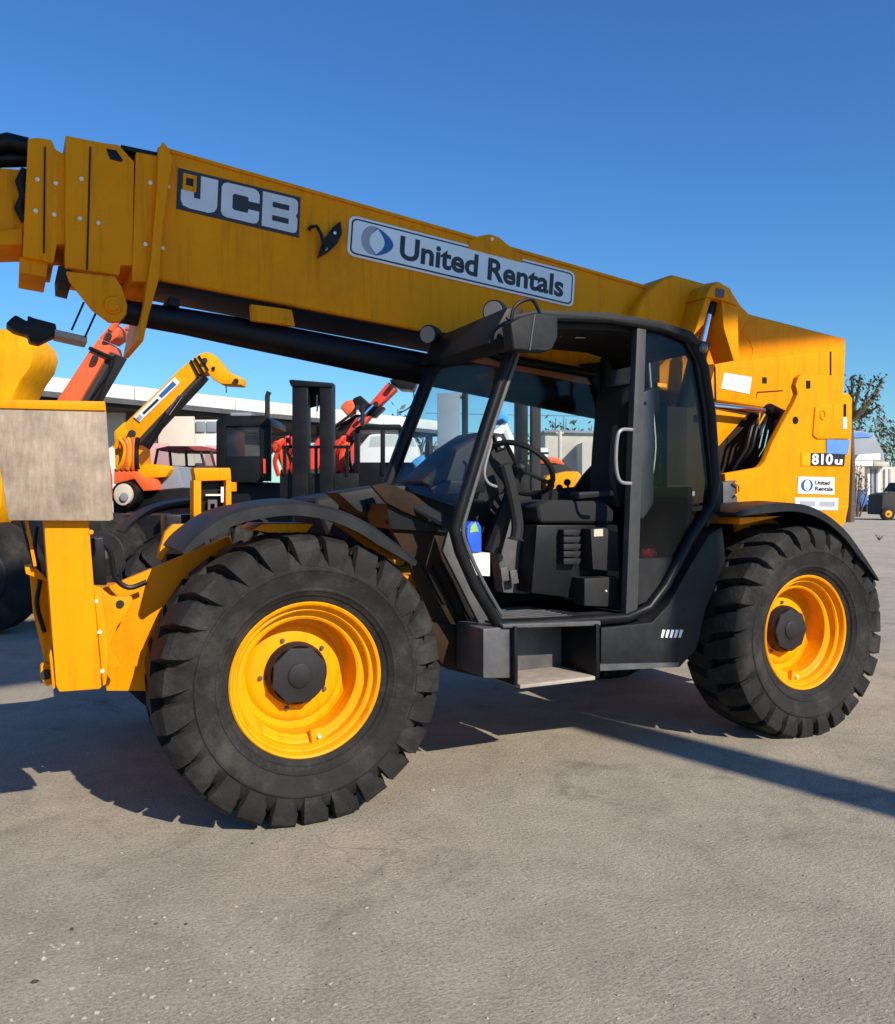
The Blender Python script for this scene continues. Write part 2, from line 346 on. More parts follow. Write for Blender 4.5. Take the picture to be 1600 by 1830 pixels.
# ---- wheels
WR = 0.672; WZ = 0.655
def tyre_mesh():
    b = MB(); c = (0, 0, 0)
    prof = [(0.340, 0.012), (0.352, 0.0), (0.372, -0.012), (0.385, -0.018), (0.392, -0.030), (0.41, -0.040), (0.414, -0.046), (0.422, -0.047), (0.426, -0.044), (0.45, -0.052), (0.50, -0.060), (0.508, -0.066), (0.516, -0.066), (0.522, -0.060), (0.55, -0.052), (0.58, -0.036), (0.600, -0.012), (0.610, 0.03), (0.613, 0.10), (0.614, 0.17)]
    full = prof + [(r, 0.34 - y) for r, y in prof[::-1][1:]]
    b.lathe(full, c, 96)
    N = 26
    for side in (0, 1):
        for k in range(N):
            a0 = 2 * math.pi * (k + 0.5 * side) / N
            # stations from sidewall over the shoulder to beyond the tread centre
            dr = random.uniform(-0.004, 0.004); hw_ = random.uniform(0.94, 1.06)
            st = [(0.525, -0.060, -0.015, 0.046), (0.570, -0.068, 0.0, 0.054), (0.612, -0.064, 0.01, 0.058), (0.645, -0.050, 0.02, 0.058), (0.664, -0.024, 0.03, 0.056), (0.671, 0.02, 0.05, 0.054), (0.674, 0.10, 0.085, 0.050), (0.674, 0.186, 0.125, 0.044)]
            st = [(r + dr * (i > 1), y, sh, hw * hw_) for i, (r, y, sh, hw) in enumerate(st)]
            jit = random.uniform(-0.008, 0.008)
            rings = []
            for (r, y, sh, hw) in st:
                aw = hw / 0.65
                yy = y if side == 0 else 0.34 - y
                nin = 0.050
                ring = []
                for (da, top) in ((-aw * 1.18, 0), (-aw, 1), (aw, 1), (aw * 1.18, 0)):
                    rr = r if top else r - nin - 0.012
                    if not top and y < -0.03: yb = yy + (0.022 if side == 0 else -0.022); rr = r - 0.012
                    else: yb = yy
                    an = a0 + sh + da + jit
                    if top: rr += random.gauss(0, 0.0022); an += random.gauss(0, 0.003); yb += random.gauss(0, 0.002)
                    ring.append(b.bm.verts.new((rr * math.cos(an), yb, rr * math.sin(an))))
                rings.append(ring)
            for A, B in zip(rings[:-1], rings[1:]):
                for q in range(4):
                    b.bm.faces.new((A[q], A[(q + 1) % 4], B[(q + 1) % 4], B[q]))
            b.bm.faces.new(rings[0][::-1]); b.bm.faces.new(rings[-1])
    return b
def make_wheel():
    ty = tyre_mesh().done('wheel', 'rubber', None, ang=28)
    b = MB()
    b.lathe([(0.330, 0.06), (0.345, 0.012), (0.356, 0.0), (0.360, -0.008), (0.354, -0.014), (0.344, -0.008), (0.338, 0.004), (0.335, 0.026), (0.326, 0.028), (0.318, 0.026), (0.312, 0.034), (0.308, 0.068), (0.298, 0.074), (0.280, 0.074), (0.270, 0.082), (0.266, 0.19), (0.255, 0.206), (0.235, 0.208), (0.222, 0.196), (0.205, 0.190), (0.15, 0.186), (0.140, 0.20), (0.1, 0.2)], (0, 0, 0), 72)
    rim = b.done('rim', 'yellow_rim', ty, ang=25)
    b = MB()
    b.lathe([(0.150, 0.21), (0.150, 0.16), (0.142, 0.140), (0.136, 0.125)], (0, 0, 0), 28)
    hx = [(0.138 * math.cos(math.pi / 4 * k + 0.2), 0.138 * math.sin(math.pi / 4 * k + 0.2)) for k in range(8)]
    b.poly([(x, 0.108, z) for x, z in hx], (0, 0.04, 0))
    b.lathe([(0.06, 0.112), (0.06, 0.102), (0.05, 0.098), (0.0, 0.098)], (0, 0, 0), 20)
    b.done('hub', 'dark_trim', ty, bevel=0.006)
    for k in range(5):
        a = 2 * math.pi * k / 5 + 0.55
        b = MB(); b.lathe([(0.011, 0.19), (0.011, 0.176), (0.008, 0.172), (0.0, 0.172)], (0.170 * math.cos(a), 0, 0.170 * math.sin(a)), 8)
        b.done('wheel_nut', 'grey_metal', ty)
    b = MB(); b.box(-0.036, 0.036, 0.03, 0.062, -0.034, 0.034)
    vb = b.done('valve_guard', 'yellow_rim', ty, bevel=0.006); vb.location = (0.03, 0.016, -0.283)
    b = MB(); b.tube([(0.03, 0.052, -0.283), (0.03, 0.03, -0.283)], 0.009, 8); b.done('valve', 'bolt_steel', ty)
    return ty
def copy_tree(o, parent=None):
    c = o.copy(); col.objects.link(c); c.parent = parent
    if parent is not None and parent.type == 'EMPTY': c.matrix_parent_inverse = Matrix.Translation(-parent.location)
    for ch in list(o.children): copy_tree(ch, c)
    return c
wheel = make_wheel(); adopt(wheel, T)
wheel.location = (-0.002, 0, WZ); wheel.rotation_euler = (0, math.radians(-8), 0)
w2 = copy_tree(wheel, T); w2.location = (3.225, 0, WZ - 0.012); w2.rotation_euler = (0, math.radians(12), 0)
w3 = copy_tree(wheel, T); w3.location = (0.0, 2.26, WZ); w3.rotation_euler = (0, 0, math.pi)
w4 = copy_tree(wheel, T); w4.location = (3.225, 2.26, WZ); w4.rotation_euler = (0, math.radians(20), math.pi)

# ---- fenders
def fender(pts, yo, wdt, lip, m='black_plastic'):
    P = [PY(u, v, yo) for u, v in pts]
    # smooth the traced profile
    Q = []
    for i in range(len(P) - 1):
        p0 = P[max(i - 1, 0)]; p1 = P[i]; p2 = P[i + 1]; p3 = P[min(i + 2, len(P) - 1)]
        for k in range(4):
            t = k / 4
            Q.append(0.5 * ((2 * p1) + (p2 - p0) * t + (2 * p0 - 5 * p1 + 4 * p2 - p3) * t * t + (3 * p1 - p0 - 3 * p2 + p3) * t ** 3))
    Q.append(P[-1])
    b = MB(); rows = []
    for i, p in enumerate(Q):
        d = (Q[min(i + 1, len(Q) - 1)] - Q[max(i - 1, 0)]).normalized(); nrm = Vector((-d.z, 0, d.x))
        if nrm.z < 0: nrm = -nrm
        f = min(1, 3.0 * min(i, len(Q) - 1 - i) / len(Q) + 0.45)
        sec = [(0.0, -lip * f), (0.0, -0.014), (0.014, 0.0), (wdt * 0.5, 0.012), (wdt, 0.0), (wdt, -0.02), (wdt * 0.5, -0.012), (0.022, -0.02), (0.016, -lip * f)]
        rows.append([b.bm.verts.new(p + Vector((0, yy, 0)) + nrm * h) for yy, h in sec])
    for A, B in zip(rows[:-1], rows[1:]):
        n = len(A)
        for k in range(n): b.bm.faces.new((A[k], A[(k + 1) % n], B[(k + 1) % n], B[k]))
    b.bm.faces.new(rows[0][::-1]); b.bm.faces.new(rows[-1])
    return b.done('fender', m, T, ang=30)
fr_px = [(322, 984), (345, 957), (400, 919), (462, 902), (530, 896), (600, 908), (660, 935), (710, 971), (748, 1003)]
ff = fender(fr_px, -0.10, 0.46, 0.062)
rf = fender([(1316, 917), (1358, 904), (1420, 899), (1468, 912), (1512, 945), (1546, 990), (1574, 1034)], -0.10, 0.46, 0.05)
f3 = ff.copy(); f3.data = ff.data.copy(); f3.data.transform(Matrix.Translation((0, 2.26, 0)) @ Matrix.Diagonal((1, -1, 1, 1))); f3.data.flip_normals(); col.objects.link(f3); adopt(f3, T)
b = MB(); b.px([(452, 946), (470, 936), (560, 936), (548, 952), (480, 952)], 0.10, 0.28); b.done('fender_bracket', 'yellow_paint', T, 0.004)
b = MB(); b.px([(1322, 925), (1400, 922), (1330, 937), (1322, 937)], 0.05, 0.3); b.done('fender_bracket', 'yellow_paint', T, 0.004)

# ---- underframe
b = MB()
b.box(-0.45, 0.80, 0.62, 1.64, 0.60, 1.02); b.box(0.802, 2.60, 0.90, 1.64, 0.60, 1.02); b.box(2.602, 3.95, 0.62, 1.64, 0.60, 1.02)
b.box(-0.20, 0.20, 0.36, 1.9, 0.50, 0.80); b.box(3.0, 3.42, 0.36, 1.9, 0.50, 0.80)
b.done('chassis', 'yellow_paint', T, 0.012)
b = MB(); b.px([(186, 1052), (345, 986), (410, 958), (430, 1000), (340, 1235), (190, 1235)], 0.40, 0.05); b.done('front_frame_plate', 'yellow_paint', T, 0.006)
b = MB(); b.px([(186, 1052), (345, 986), (410, 958), (430, 1000), (340, 1235), (190, 1235)], 1.72, 0.05); b.done('front_frame_plate', 'yellow_paint', T, 0.006)
b = MB(); b.box(-1.02, -0.42, 0.46, 1.70, 0.66, 0.98); b.done('front_cross_beam', 'yellow_paint', T, 0.015)
b = MB(); b.px([(690, 930), (802, 932), (888, 1124), (770, 1118), (730, 1000)], 0.36, 0.04); sp = b.done('side_panel', 'shade_brown', T, 0.006)  # shaded yellow panel drawn as brown
for (u0, v0, u1, v1) in ((755, 1010, 792, 1078), (772, 1010, 818, 1100), (788, 1005, 842, 1108)):
    b = MB(); b.px([(u0, v0), (u0 + 5, v0), (u1 + 6, v1), (u1, v1)], 0.345, 0.02); b.done('louvre', 'black_paint', sp)
b = MB(); b.px([(772, 1112), (866, 1122), (866, 1212), (800, 1196), (775, 1170)], 0.34, 0.5); b.done('chassis_skirt', 'shade_brown', T, 0.006)  # yellow underframe side coloured as it looks in shade
b = MB(); b.px([(806, 935), (822, 985), (880, 1124), (860, 1120), (792, 985)], 0.22, 0.03); b.done('side_trim', 'grey_metal', T, 0.004)
# hood panel in front of the cab and black engine deck
b = MB(); b.px([(664, 868), (684, 864), (706, 868), (742, 884), (806, 936), (802, 944), (760, 930), (720, 914), (690, 898)], 0.30, 0.03); b.done('hood_wing', 'shade_brown', T, 0.006)
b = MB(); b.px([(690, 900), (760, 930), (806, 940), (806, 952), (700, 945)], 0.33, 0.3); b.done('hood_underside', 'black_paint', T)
b = MB(); b.hexa([PY(665, 868, 0.50), PY(800, 938, 0.14), PY(812, 930, 0.14), PY(690, 862, 0.50)], [PY(672, 874, 0.5), PY(800, 946, 0.14), PY(812, 938, 0.14), PY(694, 868, 0.5)]); b.done('hood_flap', 'dark_trim', T)
b = MB(); b.px([(600, 880), (690, 866), (900, 872), (900, 940), (730, 945), (640, 915)], 0.62, 0.22); b.done('engine_deck', 'dark_trim', T, 0.03)
b = MB(); b.px([(560, 890), (700, 868), (900, 868), (985, 892), (1040, 930), (1040, 1000), (600, 1000)], 1.50, 0.62); ec = b.done('engine_cover', 'dark_trim', T, 0.05, 3)

# ---- rear body
bp = [(1296, 846), (1354, 836), (1360, 834), (1368, 824), (1381, 791), (1402, 752), (1421, 718), (1427, 704), (1423, 690), (1428, 674), (1436, 668), (1498, 671), (1506, 676), (1508, 702), (1518, 704), (1524, 712), (1522, 800), (1517, 905), (1512, 930), (1480, 990), (1330, 990), (1320, 945), (1316, 905), (1298, 870)]
b = MB(); b.px(bp, 0.36, 0.05); body = b.done('rear_body_plate', 'yellow_paint', T, 0.010, 3)
b = MB(); b.px(bp, 1.86, 0.05); b.done('rear_body_plate', 'yellow_paint', T, 0.008)
b = MB(); b.box(3.48, 3.94, 0.42, 1.85, 0.72, 1.72); b.done('counterweight', 'yellow_paint', T, 0.04, 3)
def disc(u, v, y, r, m, parent, name, dep=0.012, n=20):
    b = MB(); p = PY(u, v, y); b.lathe([(0, 0), (r * 0.92, 0), (r, dep * 0.3), (r, dep)], p, n); return b.done(name, m, parent)
disc(1423, 751, 0.354, 0.026, 'black_paint', body, 'hole', 0.01)
def slab(pts, y, dep, m, parent, name, bevel=0.0): 
    b = MB(); b.px(pts, y, dep); return b.done(name, m, parent, bevel)
slab([(1442, 680), (1449, 680), (1449, 694), (1442, 694)], 0.355, 0.01, 'black_paint', body, 'slot')
slab([(1458, 728), (1470, 722), (1520, 722), (1519, 784), (1462, 784), (1454, 778)], 0.348, 0.02, 'yellow_paint', body, 'hatch_cover', 0.005)
p = PY(1471, 741, 0.345); b = MB(); b.tube([p + Vector((0.024 * math.cos(a / 16 * 2 * math.pi), 0, 0.032 * math.sin(a / 16 * 2 * math.pi))) for a in range(16)], 0.005, 6, True); b.done('latch_ring', 'yellow_paint', body)
slab([(1509, 722), (1513, 722), (1513, 744), (1509, 744)], 0.343, 0.01, 'black_paint', body, 'slot')
slab([(1507, 746), (1514, 746), (1514, 766), (1507, 766)], 0.342, 0.008, 'white_decal', body, 'marker')
slab([(1478, 785), (1520, 786), (1516, 812), (1478, 810)], 0.352, 0.012, 'light_blue_decal', body, 'sticker')
# plate mapping: four photo corners (tl, tr, br, bl) on the plane y -> function (u 0..1, v 0..1 up, h out)
def pmap(tl, tr, br, bl, y):
    A, Bq, Cq, Dq = [PY(u, v, y) for u, v in (tl, tr, br, bl)]
    def f(u, v, h=0.0):
        return (Dq * (1 - u) + Cq * u) * (1 - v) + (A * (1 - u) + Bq * u) * v + Vector((0, -h, 0))
    return f
def on(f, pts, h0, h1, name, m, parent, bevel=0.0):
    b = MB(); b.poly([f(u, v, h1) for u, v in pts], (0, h1 - h0, 0)); return b.done(name, m, parent, bevel)
RECT = lambda u0, v0, u1, v1: [(u0, v0), (u1, v0), (u1, v1), (u0, v1)]
def ell(cu, cv, ru, rv, n=28, a0=0, a1=2 * math.pi):
    return [(cu + ru * math.cos(a0 + (a1 - a0) * k / n), cv + rv * math.sin(a0 + (a1 - a0) * k / n)) for k in range(n + (0 if abs(a1 - a0) > 6.2 else 1))]
def text_on(f, s, u0, v0, u1, v1, h, name, m, parent, offset=0.0, shear=0.0):
    cu = bpy.data.curves.new('t', 'FONT'); cu.body = s; cu.offset = offset; cu.shear = shear; cu.extrude = 0.0; cu.resolution_u = 4
    o = bpy.data.objects.new('t', cu); col.objects.link(o)
    dg = bpy.context.evaluated_depsgraph_get(); me = bpy.data.meshes.new_from_object(o.evaluated_get(dg))
    bpy.data.objects.remove(o); bpy.data.curves.remove(cu)
    xs = [v.co.x for v in me.vertices]; ys = [v.co.y for v in me.vertices]
    x0, x1, y0, y1 = min(xs), max(xs), min(ys), max(ys)
    for v in me.vertices:
        v.co = f(u0 + (u1 - u0) * (v.co.x - x0) / (x1 - x0), v0 + (v1 - v0) * (v.co.y - y0) / (y1 - y0), h)
    me.name = name; return link(name, me, m, parent)
f = pmap((1432, 809), (1511, 809), (1509, 833), (1432, 832), 0.358)
on(f, RECT(0, 0, 1, 1), 0, 0.004, 'number_plate', 'yellow_far', body)
on(f, RECT(0.20, 0.02, 0.99, 0.98), 0, 0.006, 'number_plate', 'black_decal', body)
text_on(f, '810', 0.22, 0.08, 0.70, 0.92, 0.008, 'number_text', 'white_decal', body, 0.03)
text_on(f, 'u', 0.75, 0.10, 0.93, 0.50, 0.008, 'number_text', 'white_decal', body, 0.04)
f = pmap((1426, 852), (1491, 853), (1491, 884), (1425, 882), 0.358)
lab = on(f, RECT(0, 0, 1, 1), 0, 0.004, 'label_plate', 'white_decal', body)
on(f, ell(0.24, 0.5, 0.16, 0.36), 0, 0.006, 'logo', 'blue_decal', body); on(f, ell(0.24, 0.5, 0.085, 0.31), 0, 0.008, 'logo', 'white_decal', body)
text_on(f, 'United', 0.46, 0.55, 0.86, 0.80, 0.006, 'print', 'black_decal', body, 0.03); text_on(f, 'Rentals', 0.46, 0.20, 0.95, 0.45, 0.006, 'print', 'black_decal', body, 0.03)
f = pmap((1420, 889), (1498, 890), (1497, 912), (1420, 911), 0.358)
on(f, RECT(0, 0, 1, 1), 0, 0.004, 'label_plate', 'white_decal', body)
on(f, RECT(0.12, 0.3, 0.46, 0.72), 0, 0.006, 'print', 'grey_decal', body); on(f, RECT(0.56, 0.3, 0.92, 0.72), 0, 0.006, 'print', 'grey_decal', body)
# fuel filler box behind the cab
b = MB(); b.px([(1293, 862), (1318, 858), (1320, 925), (1293, 930)], 0.30, 0.1); b.done('side_box', 'grey_metal', T, 0.01)
b = MB(); b.tube([PY(1312, 862, 0.28), PY(1321, 868, 0.28), PY(1322, 880, 0.28), PY(1314, 886, 0.28)], 0.008, 8); b.done('box_latch', 'yellow_paint', T)
# boom pivot tower
b = MB(); b.box(2.75, 3.6, 0.74, 0.80, 1.0, 2.1); b.box(2.75, 3.6, 1.46, 1.52, 1.0, 2.1); b.box(2.6, 3.5, 0.8, 1.46, 1.0, 1.35); b.done('boom_tower', 'shade_brown', T, 0.008)  # brown here paints the shade between boom and rear body
b = MB(); b.tube([PY(1400, 762, 0.55), PY(1400, 762, 1.85)], 0.10, 24); b.done('pivot_shaft', 'grey_metal', T)
b = MB(); b.tube([PY(1268, 724, 0.62), PY(1372, 736, 0.62)], 0.022, 12); b.done('level_rod', 'chrome', T)
b = MB(); b.tube([PY(1372, 735, 0.62), PY(1425, 760, 0.62)], 0.06, 14); b.done('level_cylinder', 'black_paint', T)
b = MB(); b.px([(1270, 730), (1335, 742), (1283, 800), (1262, 790)], 0.72, 0.04); b.done('tower_gusset', 'yellow_paint', T, 0.006)
for k in range(5):
    b = MB(); u = 1335 + k * 9
    b.tube([PY(u - 25, 840, 0.60 + 0.02 * k), PY(u, 800, 0.55), PY(u + 8, 765, 0.55), PY(u + 30 - 4 * k, 740, 0.6)], 0.013, 8)
    b.done('hose', ['black_paint', 'black_paint', 'black_paint', 'shade_brown', 'black_paint'][k], T)
b = MB(); b.tube([PY(1358, 738, 0.5), PY(1356, 760, 0.5), PY(1367, 740, 0.5)], 0.007, 6); b.done('cable_tie', 'yellow_far', T)

def PA(pts, y): return [PY(u, v, y) for u, v in pts]
def smooth(P, k=4, closed=False):
    Q = []; N = len(P)
    for i in range(N if closed else N - 1):
        g = lambda j: P[j % N] if closed else P[max(0, min(N - 1, j))]
        p0, p1, p2, p3 = g(i - 1), g(i), g(i + 1), g(i + 2)
        for q in range(k):
            t = q / k
            Q.append(0.5 * ((2 * p1) + (p2 - p0) * t + (2 * p0 - 5 * p1 + 4 * p2 - p3) * t * t + (3 * p1 - p0 - 3 * p2 + p3) * t ** 3))
    if not closed: Q.append(P[-1])
    return Q
# ---- boom
BY = 0.90
bo = [(283, 258), (1165, 512), (1345, 562), (1513, 605), (1510, 700), (1420, 742), (1272, 718), (800, 600), (275, 498)]
b = MB(); b.px(bo, BY, 0.52); boom = b.done('boom', 'yellow_paint', T, 0.022, 3)
b = MB(); b.px([(290, 261), (1160, 511), (1158, 516), (289, 267)], BY - 0.012, 0.03); b.done('top_flange', 'yellow_paint', boom, 0.003)
b = MB(); b.px([(1258, 652), (1514, 621), (1509, 692), (1420, 738), (1272, 716)], BY - 0.065, 0.065); b.done('rear_shell', 'yellow_paint', boom, 0.028, 3)
b = MB(); b.px([(1132, 565), (1150, 532), (1168, 512), (1186, 497), (1204, 490), (1262, 506), (1285, 502), (1306, 514), (1326, 545), (1343, 562), (1322, 600), (1300, 610), (1140, 600)], BY - 0.10, 0.72); b.done('pivot_hump', 'yellow_paint', boom, 0.03, 3)
b = MB(); b.px([(1262, 531), (1272, 510), (1285, 503), (1306, 515), (1319, 546), (1285, 534)], BY - 0.30, 0.21); b.done('cylinder_hood', 'yellow_paint', boom, 0.010)
b = MB(); b.px([(1319, 546), (1321, 640), (1312, 645), (1294, 586), (1290, 537)], BY - 0.28, 0.19); b.done('cylinder_hood_plate', 'yellow_paint', boom, 0.006)
b = MB(); b.px([(1262, 531), (1272, 533), (1258, 580), (1240, 600)], BY - 0.28, 0.19); b.done('cylinder_hood_plate', 'yellow_paint', boom, 0.006)
slab([(1281, 514), (1296, 518), (1294, 532), (1280, 530)], BY - 0.307, 0.01, 'grey_metal', boom, 'rating_plate')
b = MB(); b.tube([PY(1272, 540, 0.70), PY(1266, 562, 0.70)], 0.040, 14); b.done('cylinder_gland', 'black_paint', T)
b = MB(); b.tube([PY(1267, 560, 0.70), PY(1250, 632, 0.70)], 0.030, 14); b.done('cylinder_rod', 'chrome', T)
b = MB(); b.tube([PY(1254, 610, 0.70), PY(1180, 900, 0.95)], 0.06, 14); b.done('lift_cylinder', 'black_paint', T)
slab([(1484, 628), (1486.5, 628), (1486.5, 684), (1484, 684)], BY - 0.069, 0.02, 'black_paint', boom, 'seam')
slab([(1277, 655), (1279.5, 655), (1281, 716), (1278, 716)], BY - 0.069, 0.02, 'black_paint', boom, 'seam')
slab([(1352, 712), (1353.5, 700), (1400, 697), (1400, 699), (1355, 702)], BY - 0.068, 0.02, 'shade_brown', boom, 'seam')
b = MB(); b.tube(smooth(PA([(1322, 592), (1338, 606), (1346, 626), (1342, 646)], BY - 0.001)), 0.006, 6); b.done('weld_seam', 'yellow_paint', boom)
slab([(1295, 666), (1344, 674), (1340, 704), (1289, 694)], BY - 0.070, 0.006, 'white_decal', boom, 'label_plate')
slab([(1363, 674), (1371, 674), (1371, 685), (1363, 685)], BY - 0.068, 0.006, 'black_paint', boom, 'slot')
b = MB(); b.px([(838, 430), (858, 421), (876, 418), (892, 423), (912, 440), (935, 458), (935, 470), (838, 445)], BY - 0.014, 0.03); lt = b.done('lifting_tab', 'yellow_paint', boom, 0.006)
disc(880, 427, BY - 0.016, 0.012, 'bolt_steel', boom, 'bolt')
slab([(448, 543), (522, 553), (528, 583), (450, 572)], BY - 0.03, 0.04, 'yellow_paint', boom, 'underside_bracket', 0.006)
b = MB(); b.px([(284, 499), (800, 600), (1100, 658), (1100, 664), (800, 606), (284, 505)], BY + 0.03, 0.46); b.done('underside_shade', 'black_paint', boom, 0.01)  # thin black sheet standing in for shade on the boom's underside
slab([(302, 530), (322, 534), (322, 548), (302, 545)], BY, 0.3, 'black_paint', boom, 'underside_clamp', 0.004)
# nose sections (the telescoped inner booms)
b = MB(); b.px([(-160, 287), (44, 302), (44, 436), (-160, 424)], BY + 0.10, 0.34); b.done('inner_boom', 'yellow_paint', boom, 0.015)
b = MB(); b.px([(-140, 424), (40, 408), (40, 437), (-140, 440)], BY + 0.07, 0.36); b.done('inner_boom_wear_plate', 'yellow_paint', boom, 0.006)
b = MB(); b.px([(50, 247), (66, 245), (92, 249), (99, 266), (118, 276), (117, 436), (102, 436), (96, 470), (40, 458)], BY + 0.02, 0.46); b.done('boom_collar', 'yellow_paint', boom, 0.008)
slab([(79, 262), (82, 262), (80, 452), (77, 452)], BY + 0.012, 0.02, 'black_paint', boom, 'seam')
slab([(35, 458), (86, 468), (83, 495), (34, 486)], BY + 0.05, 0.38, 'yellow_paint', boom, 'collar_tab', 0.006)
b = MB(); b.px([(117, 241), (182, 254), (212, 258), (240, 288), (238, 474), (216, 474), (214, 492), (116, 478)], BY - 0.005, 0.50); b.done('boom_collar', 'yellow_paint', boom, 0.008)
slab([(160, 262), (163, 262), (157, 482), (154, 481)], BY - 0.010, 0.02, 'black_paint', boom, 'seam')
slab([(190, 265), (208, 268), (220, 286), (217, 289), (197, 284)], BY - 0.009, 0.02, 'black_paint', boom, 'inspection_opening', 0.002)
b = MB(); b.px([(243, 271), (286, 279), (272, 504), (236, 502)], BY - 0.012, 0.53); b.done('boom_collar', 'yellow_paint', boom, 0.006)
b = MB(); b.px([(291, 251), (300, 262), (309, 282), (292, 400), (284, 500), (267, 560), (256, 611), (245, 608), (258, 540), (270, 460), (281, 330), (283, 270)], BY - 0.05, 0.62); b.done('front_flange', 'yellow_paint', boom, 0.008)
b = MB(); b.px([(216, 258), (283, 272), (283, 280), (216, 266)], BY - 0.002, 0.5); b.done('hose_tray', 'black_paint', boom, 0.003)
b = MB(); b.px([(104, 474), (128, 478), (128, 506), (105, 500)], BY + 0.02, 0.4); b.done('wear_block', 'dark_trim', boom, 0.004)
b = MB(); b.px([(118, 484), (206, 494), (218, 512), (228, 545), (226, 562), (215, 574), (196, 575), (165, 552), (124, 500)], BY - 0.06, 0.05); b.done('lift_lug', 'yellow_paint', boom, 0.008)
b = MB(); b.px([(118, 484), (206, 494), (218, 512), (228, 545), (226, 562), (215, 574), (196, 575), (165, 552), (124, 500)], BY + 0.42, 0.05); b.done('lift_lug', 'yellow_paint', boom, 0.008)
disc(203, 545, BY - 0.075, 0.045, 'yellow_paint', boom, 'lug_pin', 0.03, 24); disc(203, 546, BY - 0.085, 0.028, 'yellow_paint', boom, 'lug_pin', 0.03, 8)
for (u, v, yy) in ((67, 320, .02), (100, 327, .02), (64, 376, .02), (97, 383, .02), (146, 319, -.005), (143, 390, -.005), (176, 398, -.005), (269, 326, -.012), (301, 333, 0), (260, 436, -.012), (291, 443, 0)):
    disc(u, v, BY + yy - 0.010, 0.011, 'bolt_steel', boom, 'bolt', 0.012, 10)
b = MB(); b.tube([PY(-60, 285, 1.1), PY(-20, 262, 1.1), PY(15, 253, 1.1), PY(50, 262, 1.1)], 0.045, 12); b.tube([PY(-60, 300, 1.15), PY(0, 285, 1.15), PY(50, 284, 1.15)], 0.04, 12); b.done('hose_bundle', 'black_paint', boom)
b = MB(); b.tube([PY(46, 305, 0.98), PY(36, 325, 0.97), PY(44, 350, 0.98), PY(34, 372, 0.97), PY(46, 395, 0.98)], 0.024, 10); b.done('hose_bundle', 'black_paint', boom)
b = MB(); b.px([(308, 276), (322, 284), (340, 288), (340, 293), (312, 288)], BY + 0.02, 0.2); b.done('hose_clip', 'black_paint', boom, 0.003)
# black hook on the boom's side
hk = MB(); hk.px([(609, 394), (612, 416), (604, 434), (588, 450), (568, 461), (578, 430), (596, 405)], BY - 0.035, 0.02); ho = hk.done('boom_hook', 'black_paint', boom, 0.004)
b = MB(); b.tube([PY(551, 411, BY - 0.03), PY(556, 405, BY - 0.04), PY(566, 404, BY - 0.04), PY(574, 418, BY - 0.045), PY(582, 446, BY - 0.04)], 0.010, 8); b.done('hook_bar', 'black_paint', ho)
disc(599, 416, BY - 0.040, 0.009, 'bolt_steel', ho, 'bolt'); disc(583, 444, BY - 0.045, 0.009, 'bolt_steel', ho, 'bolt')
# compensation ram under the boom
b = MB(); b.tube([PY(215, 556, 0.98), PY(330, 575, 0.98), PY(420, 592, 1.0), PY(740, 656, 1.05), PY(1180, 742, 1.15)], [0.062, 0.070, 0.080, 0.098, 0.12], 20); b.done('boom_ram', 'black_paint', T)
# maker's plate and lettering
f = pmap((318, 300), (537, 353), (534, 425), (315, 373), BY)
jp = on(f, RECT(0, 0, 1, 1), 0.001, 0.004, 'maker_plate', 'black_decal', boom)
J = [(.18, .93), (.315, .93), (.315, .26), (.295, .14), (.25, .08), (.10, .08), (.05, .12), (.03, .24), (.03, .50), (.13, .50), (.13, .36), (.18, .36)]
Cc = [(.345, .2), (.345, .8), (.36, .89), (.39, .93), (.61, .93), (.64, .89), (.655, .80), (.655, .60), (.565, .60), (.565, .68), (.55, .70), (.45, .70), (.435, .66), (.435, .34), (.45, .30), (.55, .30), (.565, .32), (.565, .40), (.655, .40), (.655, .20), (.64, .11), (.61, .08), (.39, .08), (.36, .11)]
Bb = [(.68, .08), (.68, .93), (.945, .93), (.97, .90), (.98, .84), (.98, .60), (.965, .52), (.98, .44), (.98, .18), (.97, .11), (.945, .08)]
for nm, P in (('letter_j', J), ('letter_c', Cc), ('letter_b', Bb)): on(f, P, 0.004, 0.006, nm, 'silver_letter', jp)
for (v0, v1) in ((.60, .73), (.27, .40)): on(f, RECT(.765, v0, .905, v1), 0.006, 0.0075, 'letter_counter', 'black_decal', jp)
on(f, RECT(.04, .50, .145, .90), 0.006, 0.010, 'sticker_square', 'yellow_paint', jp); on(f, RECT(.065, .62, .12, .80), 0.010, 0.012, 'sticker_mark', 'dark_trim', jp)
# rental company sign
f = pmap((624, 384), (1027, 487), (1023, 550), (619, 456), BY)
def rrect(u0, v0, u1, v1, ru, rv):
    P = []
    for cx_, cy_, a in ((u1 - ru, v1 - rv, 0), (u0 + ru, v1 - rv, 1), (u0 + ru, v0 + rv, 2), (u1 - ru, v0 + rv, 3)):
        P += [(cx_ + ru * math.cos(math.pi / 2 * (a + k / 5)), cy_ + rv * math.sin(math.pi / 2 * (a + k / 5))) for k in range(6)]
    return P
sg = on(f, rrect(0, 0, 1, 1, .03, .16), 0.001, 0.010, 'rental_sign', 'white_decal', boom, 0.002)
on(f, rrect(.010, .055, .990, .945, .024, .13), 0.010, 0.0112, 'sign_border', 'black_decal', sg)
on(f, rrect(.016, .095, .984, .905, .020, .10), 0.0112, 0.0124, 'sign_face', 'white_decal', sg)
n = 16
lens_r = [(.105 + .032 * math.sin(math.pi * k / n), .16 + .64 * k / n) for k in range(n + 1)]
lens_l = [(.118 - .034 * math.sin(math.pi * k / n), .20 + .60 * k / n) for k in range(n + 1)]
on(f, ell(.096, .50, .046, .36), 0.0124, 0.0134, 'sign_logo', 'grey_decal', sg)
